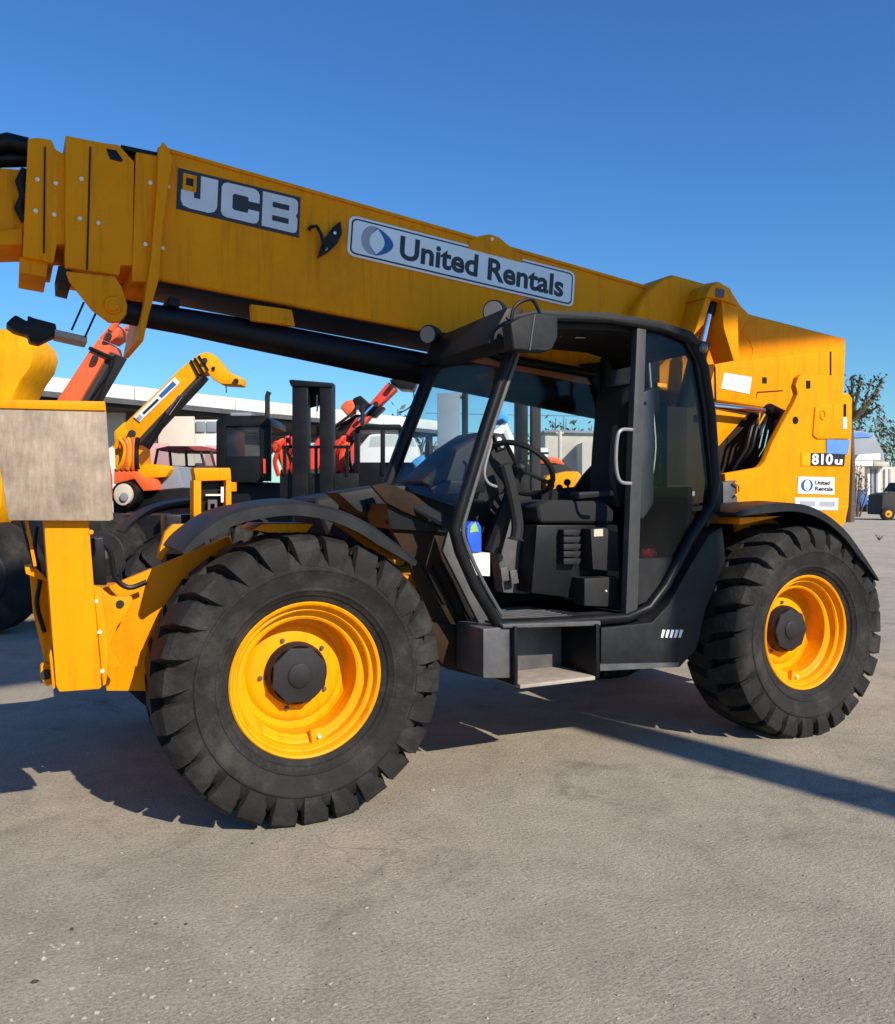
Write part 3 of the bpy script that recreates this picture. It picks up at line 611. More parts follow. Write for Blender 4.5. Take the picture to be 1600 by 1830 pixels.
blue = [(.110 + .068 * math.sin(math.pi * k / 24) ** .75 * 1.0, .14 + .70 * k / 24) for k in range(25)]
on(f, blue + [(.108, .84), (.095, .7), (.092, .3)], 0.0134, 0.0142, 'sign_logo', 'blue_decal', sg)
on(f, [(.112 + .030 * math.sin(math.pi * k / n), .17 + .64 * k / n) for k in range(n + 1)] + [(.112 - .030 * math.sin(math.pi * k / n), .17 + .64 * k / n) for k in range(n - 1, 0, -1)], 0.0142, 0.015, 'sign_logo', 'white_decal', sg)
text_on(f, 'United Rentals', 0.205, 0.20, 0.945, 0.80, 0.0134, 'sign_text', 'black_decal', sg, 0.030)

# ---- cab
CY = 0.06
door = [(912, 630), (868, 762), (824, 905), (812, 948), (822, 985), (850, 1048), (888, 1112), (905, 1116), (1000, 1112), (1120, 1104), (1160, 1086), (1190, 1046), (1235, 960), (1272, 905), (1279, 860), (1271, 740), (1258, 655), (1238, 610), (1190, 588), (1090, 570), (970, 566), (925, 585)]
Pd = PA(door, CY)
b = MB(); b.tube(Pd, 0.030, 10, True); cab = b.done('cab', 'black_paint', T, ang=50)
# bright inner front jamb
b = MB(); b.tube(smooth(PA([(926, 632), (880, 768), (838, 905), (828, 948), (838, 985), (868, 1048), (898, 1100)], CY - 0.012)), 0.011, 8); b.done('front_jamb', 'grey_metal', cab)
b = MB(); b.px([(1140, 574), (1156, 577), (1140, 1096), (1119, 1098), (1128, 860)], CY - 0.012, 0.05); b.done('pillar', 'post_grey', cab, 0.006)
# rear quarter frame thickness (outer black band) and lower side panel
b = MB(); b.px([(1180, 586), (1236, 600), (1262, 635), (1278, 730), (1292, 868), (1288, 920), (1262, 945), (1268, 905), (1272, 860), (1258, 730), (1244, 645), (1222, 606)], CY - 0.005, 0.06); b.done('rear_side_frame', 'black_paint', cab, 0.008)
b = MB(); b.px([(1292, 940), (1268, 955), (1228, 1022), (1196, 1080), (1166, 1112), (1075, 1122), (1074, 1197), (1216, 1193), (1246, 1160), (1262, 1090), (1298, 1000)], CY - 0.01, 0.30); b.done('cab_side_panel', 'black_plastic', cab, 0.012)
slab([(1073, 1187), (1214, 1184), (1214, 1192), (1073, 1199)], CY - 0.018, 0.02, 'grey_metal', cab, 'panel_edge')
f = pmap((1181, 1125), (1221, 1125), (1219, 1140), (1180, 1140), CY - 0.012)
for k in range(5): on(f, [(.02 + .2 * k, 0.05), (.12 + .2 * k, 0.0), (.20 + .2 * k, .95), (.07 + .2 * k, 1.0)], 0, 0.003, 'serial_print', 'white_decal', cab)
# lower rear quarter inner panel
b = MB(); b.px([(1140, 998), (1206, 996), (1180, 1046), (1160, 1074), (1138, 1082)], CY + 0.02, 0.02); b.done('kick_panel', 'dark_trim', cab)
# quarter glass
b = MB(); b.px([(1150, 586), (1215, 600), (1244, 645), (1262, 740), (1268, 860), (1240, 930), (1206, 996), (1138, 998)], CY + 0.012, 0.006); b.done('quarter_glass', 'dark_glass', cab)
# roof
b = MB()
rp = [(905, 566), (962, 553), (1090, 558), (1184, 574), (1238, 592), (1262, 622), (1254, 630), (1232, 604), (1180, 586), (1090, 572), (965, 568), (915, 580)]
b.px(rp, CY - 0.03, 0.82); b.done('roof', 'black_plastic', cab, 0.008)
b = MB(); b.px([(925, 590), (965, 572), (1090, 577), (1180, 592), (1225, 612), (1225, 618), (1180, 600), (1090, 590), (965, 586)], CY + 0.05, 0.68); b.done('headliner', 'dark_trim', cab)
# front visor beam across the cab, lights, mirror
p0, p1 = PY(916, 600, CY), PY(792, 606, 0.84)
x0 = p0.x
b = MB(); b.hexa([Vector((x0 - .16, CY - .02, 2.27)), Vector((x0 + .06, CY - .02, 2.27)), Vector((x0 + .06, CY - .02, 2.47)), Vector((x0 - .04, CY - .02, 2.47))], [Vector((x0 - .16, .88, 2.27)), Vector((x0 + .06, .88, 2.27)), Vector((x0 + .06, .88, 2.45)), Vector((x0 - .04, .88, 2.45))]); b.done('visor', 'black_plastic', cab, 0.02)
def lamp(p, r, par):
    b = MB(); d = Vector((-0.75, -0.55, -0.12)).normalized()
    b.tube([p + d * 0.035, p, p - d * 0.06, p - d * 0.09], [r, r * 1.02, r * 0.8, r * 0.4], 20); o = b.done('work_light', 'black_plastic', par)
    b = MB(); b.tube([p + d * 0.040, p + d * 0.030], [r * 0.86, r * 0.9], 20); b.done('lens', 'lamp_lens', o)
lamp(PY(770, 598, 0.72), 0.055, cab); lamp(PY(886, 557, 0.26), 0.062, cab)
b = MB(); b.px([(912, 576), (930, 566), (958, 558), (998, 562), (998, 602), (988, 624), (978, 628), (918, 625)], -0.16, 0.09); mi = b.done('mirror', 'black_plastic', cab, 0.015, 3)
b = MB(); b.tube(PA([(956, 562), (952, 590), (947, 626)], -0.163), 0.004, 6); b.done('mirror_seam', 'grey_metal', mi)
b = MB(); b.tube(smooth(PA([(914, 572), (918, 552), (930, 540), (950, 535), (960, 548), (966, 562)], -0.10)), 0.009, 8); b.done('mirror_arm', 'black_paint', mi)
b = MB(); b.tube([PY(916, 600, -0.10), PY(916, 600, CY)], 0.014, 8); b.done('mirror_arm', 'black_paint', mi)
disc(909, 587, -0.03, 0.018, 'amber', cab, 'indicator', 0.02, 12)
# far side frame
FY = 0.84
farA = PA([(800, 600), (768, 672), (730, 768), (694, 866)], FY)
b = MB(); b.tube(farA, 0.040, 10); b.done('front_pillar', 'black_paint', cab)
b = MB(); b.tube(PA([(694, 866), (760, 892), (860, 905)], FY), 0.03, 10); b.done('far_rail', 'black_paint', cab)
b = MB(); b.tube(PA([(800, 606), (900, 640), (1060, 668)], FY), 0.03, 10); b.done('far_rail', 'black_paint', cab)
b = MB(); b.px([(1040, 650), (1072, 700), (1080, 780), (1072, 820), (1045, 850), (1025, 880), (1012, 930), (1180, 930), (1180, 640)], FY, 0.04); b.done('far_rear_panel', 'black_paint', cab, 0.01)
b = MB(); b.px([(820, 890), (1030, 870), (1030, 1080), (850, 1080)], FY, 0.03); b.done('far_lower_panel', 'dark_trim', cab)
b = MB(); b.px([(775, 680), (800, 612), (900, 648), (1050, 675), (1080, 780), (1045, 850), (1025, 875), (830, 898), (700, 866)], FY + 0.012, 0.006); b.done('side_glass', 'cab_glass', cab)
# windscreen
ws = [Pd[0] + Vector((-.02, .03, 0)), Pd[2] + Vector((-.02, .03, 0)), farA[-1], farA[0] + Vector((0, 0, -.03))]
b = MB(); b.poly(ws, (0.006, 0, 0)); b.done('windscreen', 'cab_glass', cab)
# cab floor, rear wall
xa, xb = Pd[6].x + 0.02, 2.42
b = MB(); b.box(xa, 2.0, CY + 0.03, FY, 0.80, 0.832); b.box(2.0, xb, CY + 0.3, FY, 0.80, 0.832); fl = b.done('floor', 'dark_trim', cab, 0.004)
for k in range(9):
    b = MB(); b.box(xa + 0.06, 1.55, CY + 0.06 + 0.055 * k, CY + 0.075 + 0.055 * k, 0.8325, 0.838); b.done('floor_rib', 'grey_metal', fl)
b = MB(); b.box(2.36, 2.40, CY + .05, FY, 0.84, 1.55); b.done('rear_wall', 'black_paint', cab, 0.01)
b = MB(); b.box(2.30, 2.34, 0.10, FY, 1.56, 2.38); b.done('rear_glass', 'dark_glass', cab)
b = MB(); b.tube([(2.34, FY - .02, 1.5), (2.30, FY - .02, 2.4)], 0.04, 8); b.tube([(2.34, 0.45, 1.5), (2.33, 0.45, 2.36)], 0.012, 8); b.done('rear_pillar', 'black_paint', cab)
# front lower wall (glass below the dash) and left foot panel
b = MB(); b.poly([PY(815, 905, 0.20), PY(815, 950, 0.20), PY(868, 1060, 0.20), PY(868, 1060, 0.80), PY(838, 1000, 0.80), PY(815, 905, 0.80)], (0.006, 0, 0)); b.done('lower_glass', 'cab_glass', cab)
b = MB(); b.px([(905, 905), (928, 912), (948, 990), (948, 1062), (900, 1060), (885, 960)], 0.46, 0.10); b.done('pedal_box', 'grey_metal', cab, 0.015)
# dash, steering column and wheel
b = MB(); b.px([(752, 862), (820, 800), (865, 770), (905, 775), (925, 830), (905, 880), (870, 900), (800, 892)], 0.42, 0.32); b.done('dashboard', 'dark_trim', cab, 0.03, 3)
b = MB(); b.px([(770, 872), (800, 858), (868, 860), (868, 880), (775, 885)], 0.36, 0.06); b.done('dash_shelf', 'black_paint', cab, 0.01)
c0 = PY(928, 838, 0.36); ax = (PY(905, 900, 0.36) - PY(950, 790, 0.36)).normalized(); nrm = Vector((ax.z, 0.0, -ax.x))
ax2 = Vector((0, 1, 0)); A = Vector((0.76, -0.10, -0.62)).normalized(); Bv = A.cross(Vector((0.55, 0.35, 0.75))).normalized()
ring = [c0 + A * 0.20 * math.cos(2 * math.pi * k / 28) + Bv * 0.20 * math.sin(2 * math.pi * k / 28) for k in range(28)]
b = MB(); b.tube(ring, 0.016, 8, True)
for k in (2, 12, 21): b.tube([c0, ring[k]], 0.012, 6)
b.ball(c0, 0.045); b.done('steering_wheel', 'black_plastic', cab)
b = MB(); b.tube([c0, PY(880, 985, 0.46)], [0.03, 0.055], 10); b.done('steering_column', 'black_plastic', cab)
b = MB(); b.tube(smooth(PA([(888, 870), (872, 862), (866, 840), (878, 790), (872, 778)], 0.22)), 0.008, 8); b.done('column_grab_bar', 'handle_grey', cab)
b = MB(); b.tube(smooth(PA([(902, 830), (915, 880), (925, 935), (922, 965)], 0.30)), [0.035] * 12 + [0.05], 10); b.done('gaiter', 'dark_trim', cab)
# seat, console
b = MB(); b.px([(960, 905), (985, 893), (1080, 895), (1100, 912), (1098, 935), (965, 935)], 0.30, 0.46); st = b.done('seat_cushion', 'seat_fabric', cab, 0.03, 3)
b = MB(); b.px([(1116, 700), (1134, 680), (1152, 696), (1148, 900), (1102, 905), (1108, 800)], 0.36, 0.30); b.done('backrest', 'seat_fabric', cab, 0.04, 3)
b = MB(); b.px([(960, 938), (1105, 938), (1108, 1080), (950, 1060)], 0.30, 0.46); b.done('seat_base', 'black_paint', cab, 0.01)
for k in range(5):
    b = MB(); b.px([(1008, 946 + k * 13), (1040, 946 + k * 13), (1036, 957 + k * 13), (1008, 957 + k * 13)], 0.24, 0.07); b.done('seat_bellows', 'dark_trim', cab, 0.008)
b = MB(); b.px([(1056, 945), (1082, 943), (1106, 952), (1106, 1022), (1060, 1018)], 0.20, 0.10); b.done('side_console', 'dark_trim', cab, 0.01)
b = MB(); b.px([(1045, 1034), (1103, 1030), (1103, 1085), (1045, 1083)], 0.18, 0.12); b.done('tool_box', 'dark_trim', cab, 0.008)
b = MB(); b.px([(1150, 700), (1172, 690), (1170, 900), (1150, 930), (1140, 920)], 0.20, 0.10); b.done('belt_column', 'grey_metal', cab, 0.02)
b = MB(); b.px([(928, 900), (960, 902), (958, 920), (930, 922)], 0.55, 0.08); b.done('yellow_switch_box', 'yellow_far', cab, 0.006)
for (u, v, u2, v2, yy) in ((985, 868, 980, 905, 0.62), (1000, 872, 998, 905, 0.66), (1014, 862, 1020, 900, 0.6)):
    b = MB(); b.tube([PY(u, v, yy), PY(u2, v2, yy)], 0.007, 6); lv = b.done('lever', 'black_paint', cab)
    b = MB(); b.ball(PY(u, v, yy), 0.022); b.done('lever_knob', 'black_plastic', lv)
b = MB(); b.px([(884, 778), (902, 774), (908, 800), (890, 806)], 0.40, 0.03); gp_ = b.done('gauge_panel', 'dark_trim', cab, 0.006)
disc(893, 786, 0.392, 0.016, 'white_decal', gp_, 'gauge'); disc(898, 797, 0.392, 0.012, 'grey_decal', gp_, 'gauge')
b = MB(); b.px([(1030, 880), (1095, 876), (1100, 886), (1032, 892)], 0.28, 0.07); b.done('armrest', 'black_plastic', cab, 0.012)
for (u, v) in ((895, 1015), (912, 1020)):
    b = MB(); b.px([(u, v), (u + 12, v - 2), (u + 16, v + 22), (u + 3, v + 25)], 0.40, 0.02); b.done('pedal', 'grey_metal', cab, 0.004)
b = MB(); b.tube(smooth(PA([(1100, 760), (1094, 830), (1098, 880), (1104, 905)], 0.33)), 0.012, 4, sx=2.2); b.done('seat_belt', 'dark_trim', cab)
slab([(1062, 946), (1078, 945), (1078, 958), (1062, 959)], 0.195, 0.006, 'beige_box', cab, 'sticker')
disc(1084, 1056, 0.176, 0.006, 'paper', cab, 'box_lock')
b = MB(); b.tube(smooth(PA([(1160, 640), (1166, 720), (1172, 800), (1163, 870)], 0.60)), 0.006, 6); b.done('aerial_cable', 'paper', cab)
# grab handle on the pillar
b = MB(); b.tube(smooth(PA([(1130, 768), (1112, 768), (1104, 780), (1101, 820), (1104, 850), (1112, 862), (1128, 864)], CY - 0.05)), 0.010, 8); b.done('grab_handle', 'handle_grey', cab)
slab([(1176, 684), (1192, 686), (1192, 692), (1176, 690)], CY, 0.004, 'amber', cab, 'sticker')
slab([(1195, 876), (1242, 878), (1242, 886), (1195, 884)], CY + 0.30, 0.004, 'grey_decal', cab, 'sticker')
for (u, v) in ((1001, 598), (1030, 600)):
    slab([(u, v), (u + 18, v), (u + 18, v + 4), (u, v + 4)], CY + 0.3, 0.01, 'paper', cab, 'roof_label')
# blinking light and rear edge lamp
b = MB(); b.ball(PY(1257, 622, 0.02), 0.028); b.done('rear_work_light', 'lamp_lens', cab)
# ---- steps and lower boxes
b = MB(); b.px([(864, 1124), (914, 1120), (914, 1212), (864, 1212)], 0.02, 0.30); b.done('step_box', 'grey_metal', T, 0.008)
b = MB(); b.px([(898, 1116), (1074, 1110), (1074, 1118), (930, 1122), (900, 1122)], 0.0, 0.10); b.done('sill_plate', 'grey_metal', T, 0.004)
stp = MB(); stp.px([(920, 1120), (926, 1120), (926, 1226), (920, 1226)], -0.02, 0.34); so = stp.done('step', 'black_paint', T, 0.004)
stp = MB(); stp.px([(1066, 1116), (1072, 1116), (1072, 1212), (1066, 1212)], -0.02, 0.34); stp.done('step_side', 'black_paint', so, 0.004)
pz = PY(930, 1222, -0.02); pz2 = PY(1064, 1208, -0.02)
b = MB(); b.box(pz.x, pz2.x, -0.02, 0.30, 0.505, 0.525); b.done('step_tread', 'steel_plate', so, 0.003)
b = MB(); b.box(pz.x, pz2.x, 0.30, 0.33, 0.52, 0.80); b.done('step_back', 'grey_metal', so, 0.003)
b = MB(); b.box(1.62, 2.5, 0.40, 0.60, 0.45, 0.80); b.done('fuel_tank', 'black_paint', T, 0.02)

# ---- front stabiliser
SY = 0.0
b = MB(); b.px([(78, 900), (157, 900), (160, 945), (182, 1228), (178, 1232), (106, 1237), (100, 1225), (80, 960)], SY, 0.16); leg = b.done('stabiliser_leg', 'yellow_paint', T, 0.012, 3)
b = MB(); b.px([(167, 1046), (182, 1050), (190, 1120), (195, 1172), (190, 1222), (184, 1228)], SY + 0.03, 0.03); b.done('leg_flange', 'yellow_paint', leg, 0.006)
b = MB(); b.px([(176, 1048), (200, 1066), (236, 1066), (239, 1080), (210, 1120), (196, 1155), (220, 1190), (190, 1200)], SY + 0.22, 0.04); b.done('leg_bracket', 'yellow_paint', leg, 0.006)
b = MB(); b.px([(52, 1010), (66, 1012), (86, 1040), (100, 1225), (82, 1190), (60, 1100)], SY + 0.34, 0.10); b.done('leg_side_plate', 'yellow_paint', leg, 0.006)
b = MB(); b.px([(44, 1014), (62, 1013), (86, 1040), (62, 1032), (46, 1026)], SY + 0.18, 0.16); b.done('leg_bracket', 'yellow_paint', leg, 0.006)
b = MB(); b.px([(92, 1160), (102, 1228), (94, 1232), (88, 1170)], SY + 0.02, 0.14); b.done('leg_flange', 'yellow_paint', leg, 0.004)
b = MB(); b.px([(72, 1190), (80, 1184), (92, 1188), (94, 1222), (84, 1228), (72, 1212)], SY + 0.12, 0.06); b.done('foot_lug', 'yellow_paint', leg, 0.008)
b = MB(); b.px([(36, 930), (40, 930), (64, 1014), (58, 1014)], SY + 0.15, 0.05); b.done('leg_pipe', 'black_paint', leg)
b = MB(); b.px([(44, 930), (50, 930), (66, 1012), (60, 1012)], SY + 0.14, 0.05); b.done('leg_strip', 'yellow_paint', leg)
b = MB(); b.px([(160, 962), (186, 960), (192, 1046), (166, 1046)], SY + 0.20, 0.08); b.done('leg_cylinder_cover', 'black_paint', leg, 0.008)
disc(163, 951, SY - 0.004, 0.010, 'amber', leg, 'bolt')
b = MB(); b.px([(-18, 727), (190, 733), (203, 928), (196, 931), (15, 930)], SY - 0.05, 0.035); pad = b.done('stabiliser_pad', 'scratched_steel', T, 0.004)
b = MB(); b.px([(-18, 713), (188, 717), (190, 734), (-18, 729)], SY - 0.06, 0.20); b.done('pad_flange', 'yellow_paint', pad, 0.006)
b = MB(); b.px([(40, 760), (150, 760), (150, 905), (40, 905)], SY - 0.014, 0.10); b.done('pad_socket', 'yellow_paint', pad, 0.01)
for (u, v) in ((172, 1075), (178, 1130), (183, 1200)): disc(u, v, SY + 0.022, 0.009, 'bolt_steel', leg, 'bolt', 0.01, 8)
disc(83, 1206, SY + 0.112, 0.022, 'dark_trim', leg, 'pin', 0.02, 14); disc(215, 1080, SY + 0.212, 0.018, 'dark_trim', leg, 'pin', 0.02, 14)
b = MB(); b.tube(smooth(PA([(170, 960), (196, 985), (205, 1030), (230, 1050), (262, 1040)], 0.30)), 0.012, 8); b.done('hose', 'black_paint', leg)
b = MB(); b.tube(smooth(PA([(66, 940), (62, 985), (72, 1030), (66, 1080), (80, 1130)], 0.30)), 0.010, 8); b.done('hose', 'black_paint', leg)
# work light guard and tow hook at the front
gy = 0.62
b = MB(); b.px([(346, 836), (412, 836), (414, 858), (350, 860)], gy, 0.10); b.px([(346, 858), (360, 858), (360, 936), (346, 936)], gy, 0.10); b.px([(404, 858), (414, 858), (414, 920), (404, 925)], gy, 0.10); b.px([(346, 918), (412, 914), (412, 936), (346, 938)], gy, 0.10); lg = b.done('light_guard', 'yellow_paint', T, 0.006)
slab([(360, 858), (404, 858), (404, 920), (360, 920)], gy + 0.07, 0.02, 'black_paint', lg, 'guard_back')
slab([(395, 870), (401, 870), (400, 898), (395, 898)], gy + 0.03, 0.02, 'white_decal', lg, 'lamp_bar', 0.003)
slab([(368, 883), (395, 883), (395, 886), (368, 886)], gy + 0.03, 0.02, 'bolt_steel', lg, 'lamp_bar')
slab([(372, 893), (388, 893), (388, 914), (384, 914), (384, 900), (376, 900), (376, 914), (372, 914)], gy + 0.03, 0.02, 'grey_metal', lg, 'lamp_bracket')
b = MB(); b.tube([PY(416, 862, gy + 0.05), PY(416, 878, gy + 0.05)], 0.02, 10); b.done('guard_knob', 'yellow_paint', lg)
b = MB(); b.px([(345, 936), (310, 937), (296, 950), (286, 980), (283, 998), (290, 1002), (300, 985), (308, 974), (318, 980), (322, 975), (330, 962), (372, 944), (372, 936)], 0.48, 0.06); b.done('tow_hook', 'yellow_paint', T, 0.010)
b = MB(); b.box(-0.50, -0.30, 0.78, 0.95, 0.98, 1.40); b.done('guard_post', 'black_paint', T, 0.01)
# hose carrier hanging below the boom nose
b = MB(); b.px([(10, 578), (20, 568), (28, 562), (44, 571), (50, 574), (49, 563), (62, 568), (100, 578), (102, 596), (88, 602), (70, 611), (52, 607), (50, 596), (24, 588)], 1.0, 0.16); hc = b.done('hose_carrier', 'black_paint', T, 0.01)
b = MB(); b.px([(98, 588), (156, 601), (156, 612), (98, 599)], 0.99, 0.18); b.done('carrier_end', 'steel_plate', hc, 0.003)
b = MB(); b.tube([PY(128, 590, 0.98), PY(150, 540, 0.98)], 0.006, 6); b.tube([PY(152, 602, 0.98), PY(171, 560, 0.98)], 0.006, 6); b.done('carrier_rod', 'dark_trim', hc)
#BACKGROUND
# ================================================================= ADDED SHADE SIGN, unseen behind the photographer (casts the band and shades the boom)
PS = thing('shade_sign', (4.72, -10.6, 0), 'unseen billboard on one thick steel post added to shade the boom from behind the photographer', 'billboard')
b = MB(); b.tube([(4.72, -10.6, 0), (4.72, -10.6, 12.2)], 0.20, 20); b.done('post', 'grey_metal', PS)  # post of the added, unseen shade sign
bc = Vector((4.0, -11.0, 0)); bd = Vector((0.970, 0.243, 0)); bn = Vector((-bd.y, bd.x, 0))
zb = 10.44
b = MB(); b.poly([bc - bd * 5.2 - bn * 0.2 + Vector((0, 0, zb)), bc + bd * 4.6 - bn * 0.2 + Vector((0, 0, zb)), bc + bd * 4.6 - bn * 0.2 + Vector((0, 0, zb + 2.3)), bc - bd * 5.2 - bn * 0.2 + Vector((0, 0, zb + 2.3))], bn * -0.3); b.done('shade_board', 'white_paint', PS, 0.02)

# ================================================================= SHED
def CW(lat, D): return Vector((CAM.x, CAM.y, 0)) + F0 * D + RV * lat
s0 = CW(-8.83, 18.0); s1 = CW(-0.38, 29.4); se = (s1 - s0).normalized(); sn = Vector((-se.y, se.x, 0))
if sn.dot(F0) < 0: sn = -sn
def SH(a, t, z): return s0 + se * a + sn * t + Vector((0, 0, z))
shed = thing('open_shed', SH(4, 4, 0), 'long flat roofed open shed with white fascia and dark underside', 'shed')
def shbox(name, m, a0, a1, t0, t1, z0, z1, par=shed, bev=0.0):
    b = MB(); b.poly([SH(a0, t0, z0), SH(a1, t0, z0), SH(a1, t0, z1), SH(a0, t0, z1)], sn * (t1 - t0)); return b.done(name, m, par, bev)
roof = shbox('roof', 'roof_dark', -12, 14.4, 0.06, 9.5, 3.50, 3.96)
for k in range(9):
    a0 = -12 + k * 2.933; shbox('fascia_panel', 'white_paint', a0 + 0.012, a0 + 2.92, 0.0, 0.05, 3.70, 4.02, roof, 0.006)
shbox('gutter', 'grey_metal', -12, 14.4, -0.10, -0.004, 3.58, 3.70, roof)
for k in range(6): shbox('post', 'roof_dark', -11.8 + 5.2 * k, -11.62 + 5.2 * k, 0.3, 0.48, 0, 3.50)
bw = shbox('back_wall', 'cream_wall', -12, 14.4, 9.0, 9.2, 0, 3.50)
for k in range(8):
    a0 = -11 + 3.2 * k
    wf = shbox('window', 'white_paint', a0, a0 + 1.5, 8.93, 8.99, 1.6, 2.7, bw, 0.01)
    for q in range(2): shbox('pane', 'dark_glass', a0 + 0.08 + 0.70 * q, a0 + 0.72 + 0.70 * q, 8.90, 8.928, 1.68, 2.62, wf)

shbox('purlin', 'grey_metal', -12, 14.4, 3.0, 3.12, 3.38, 3.50, roof)

# ================================================================= BACKGROUND MACHINES
def gp(u, D): return Vector((PD(u, 900, D).x, PD(u, 900, D).y, 0))
def part(name, m, parent, pts, D, dep, bev=0.02):
    b = MB(); b.bg(pts, D, dep); return b.done(name, m, parent, bev)
def gy(D): return 885 + FPX * 1.5 / D - 1      # photo row of the ground at depth D
def bwheel(par, u, D, r, off=0.0, m='rubber', rimm='yellow_far'):
    c = gp(u, D) + F0 * off + Vector((0, 0, r)); ax = F0
    b = MB(); b.tube([c - ax * 0.18, c - ax * 0.15, c + ax * 0.15, c + ax * 0.18], [r * 0.86, r, r, r * 0.86], 28); o = b.done('wheel', m, par)
    b = MB(); b.tube([c - ax * 0.185, c - ax * 0.19, c - ax * 0.195], [r * 0.55, r * 0.54, r * 0.50], 20); b.done('rim', rimm, o)
    b = MB(); b.tube([c - ax * 0.197, c - ax * 0.24], [r * 0.2, r * 0.18], 12); b.done('hub', 'grey_metal', o)
def wpanel(m, u0, u1, v0, D, name='wall_panel', v1=None): return part(name, m, shed, [(u0, v0), (u1, v0), (u1, v1 or gy(D)), (u0, v1 or gy(D))], D, 0.12, 0.01)
wpanel('white_paint', 188, 222, 733, 21.0); wpanel('cream_wall', 222, 262, 752, 21.2); wpanel('white_paint', 263, 281, 770, 21.3)
wpanel('cream_wall', 283, 346, 744, 21.0); wpanel('pink_wall', 264, 300, 792, 20.6); wpanel('white_paint', 347, 390, 750, 21.4); wpanel('pink_wall', 366, 392, 796, 20.8)
wn = wpanel('grey_far', 350, 366, 753, 21.35, 'window', 772); wpanel('grey_far', 369, 387, 753, 21.35, 'window', 772); wpanel('white_paint', 477, 494, 726, 20.0, 'sign_box', 740)
# -- yellow telehandler cut by the left edge
t1 = thing('telehandler', gp(-60, 9), 'yellow telehandler mostly cut off by the left edge of the picture', 'telehandler', 'machines parked in the yard')
part('boom_head', 'yellow_far', t1, [(-90, 600), (-30, 584), (8, 586), (40, 594), (58, 612), (62, 632), (55, 656), (38, 680), (26, 704), (18, 740), (-90, 760)], 9, 0.6, 0.08)
part('body', 'yellow_far', t1, [(-200, 740), (14, 738), (6, 830), (4, 900), (-30, 960), (-200, 960)], 9.2, 1.2, 0.05)
part('chassis', 'black_paint', t1, [(-200, 930), (40, 930), (60, 985), (40, 1040), (-200, 1060)], 9.6, 1.5, 0.05)  # black mass added where the ground lies in shadow
bwheel(t1, -30, 9.4, 0.62, rimm='dark_trim'); bwheel(t1, -260, 9.4, 0.62, rimm='dark_trim')
# -- orange telehandler with raised boom
t2 = thing('telehandler', gp(70, 13), 'orange telehandler with its boom raised steeply behind the grey pad', 'telehandler', 'machines parked in the yard')
bm_ = part('boom', 'orange_far', t2, [(85, 740), (104, 710), (160, 625), (176, 604), (193, 615), (196, 628), (150, 705), (130, 745)], 13, 0.55, 0.03)
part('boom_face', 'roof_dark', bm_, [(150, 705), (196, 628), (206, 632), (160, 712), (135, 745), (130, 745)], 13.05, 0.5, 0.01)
part('inner_boom', 'orange_far', bm_, [(176, 604), (196, 582), (206, 578), (214, 588), (210, 602), (196, 612)], 13.1, 0.4, 0.02)
b = MB(); b.tube(smooth([PD(u, v, 13.1) for u, v in ((198, 590), (212, 574), (230, 570), (242, 578), (238, 588), (226, 586))]), 0.045, 8); b.done('boom_hook', 'orange_far', bm_)
b = MB(); b.tube([PD(160, 622, 12.98), PD(205, 642, 12.98)], 0.03, 8); b.done('boom_band', 'black_paint', bm_)
part('body', 'orange_far', t2, [(-20, 720), (110, 735), (130, 800), (140, 850), (140, 930), (-20, 940)], 13.2, 1.4, 0.06)
part('chassis', 'black_paint', t2, [(-60, 920), (330, 920), (330, 1020), (-60, 1030)], 13.3, 1.2, 0.05)  # made wide and black to darken the shaded yard behind
bwheel(t2, 20, 13.2, 0.62, rimm='dark_trim'); bwheel(t2, 190, 13.2, 0.62, rimm='dark_trim')
# -- yellow telehandler with white striped boom
t3 = thing('telehandler', gp(270, 16), 'yellow telehandler with white lettered strip on its raised kinked boom', 'telehandler', 'machines parked in the yard')
bm_ = part('boom', 'yellow_far', t3, [(222, 756), (322, 658), (345, 640), (356, 650), (358, 668), (350, 676), (243, 790), (226, 780)], 16, 0.5, 0.04)
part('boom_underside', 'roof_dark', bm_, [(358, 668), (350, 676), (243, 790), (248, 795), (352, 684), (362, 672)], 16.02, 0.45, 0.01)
hd = part('boom_head', 'yellow_far', bm_, [(345, 640), (356, 632), (370, 628), (380, 633), (404, 662), (420, 670), (431, 674), (431, 688), (412, 687), (394, 686), (380, 678), (370, 664), (358, 668)], 15.98, 0.45, 0.04)
part('head_slot', 'black_paint', hd, [(379, 655), (384, 655), (383, 662), (379, 661)], 15.95, 0.05, 0)
for k in range(3):
    b = MB(); b.tube([PD(341 + 7 * k, 644 - 4 * k, 15.97), PD(356 + 8 * k, 672 - 5 * k, 15.97)], 0.022, 6); b.done('boom_band', 'black_paint', bm_)
stp_ = part('boom_strip', 'white_decal', bm_, [(312, 674), (321, 684), (250, 754), (239, 745)], 15.96, 0.05, 0.005)
part('strip_print', 'blue_far', stp_, [(309, 681), (315, 687), (290, 710), (284, 706)], 15.94, 0.03, 0)
part('strip_print', 'black_decal', stp_, [(281, 712), (284, 715), (258, 740), (255, 737)], 15.94, 0.03, 0)
part('strip_print', 'grey_decal', stp_, [(250, 740), (255, 745), (250, 750), (244, 746)], 15.94, 0.03, 0)
part('turret', 'yellow_far', t3, [(202, 770), (222, 752), (245, 785), (240, 800), (246, 850), (205, 850)], 16, 0.9, 0.06)
for k in range(5):
    b = MB(); b.tube(smooth([PD(206 + 9 * k, 800, 15.9), PD(214 + 8 * k, 785, 15.85), PD(224 + 5 * k, 800, 15.85), PD(220 + 6 * k, 825, 15.85), PD(210 + 9 * k, 838, 15.9)]), 0.045, 8); b.done('hose', ['yellow_far', 'orange_far', 'yellow_far', 'orange_far', 'black_paint'][k], t3)
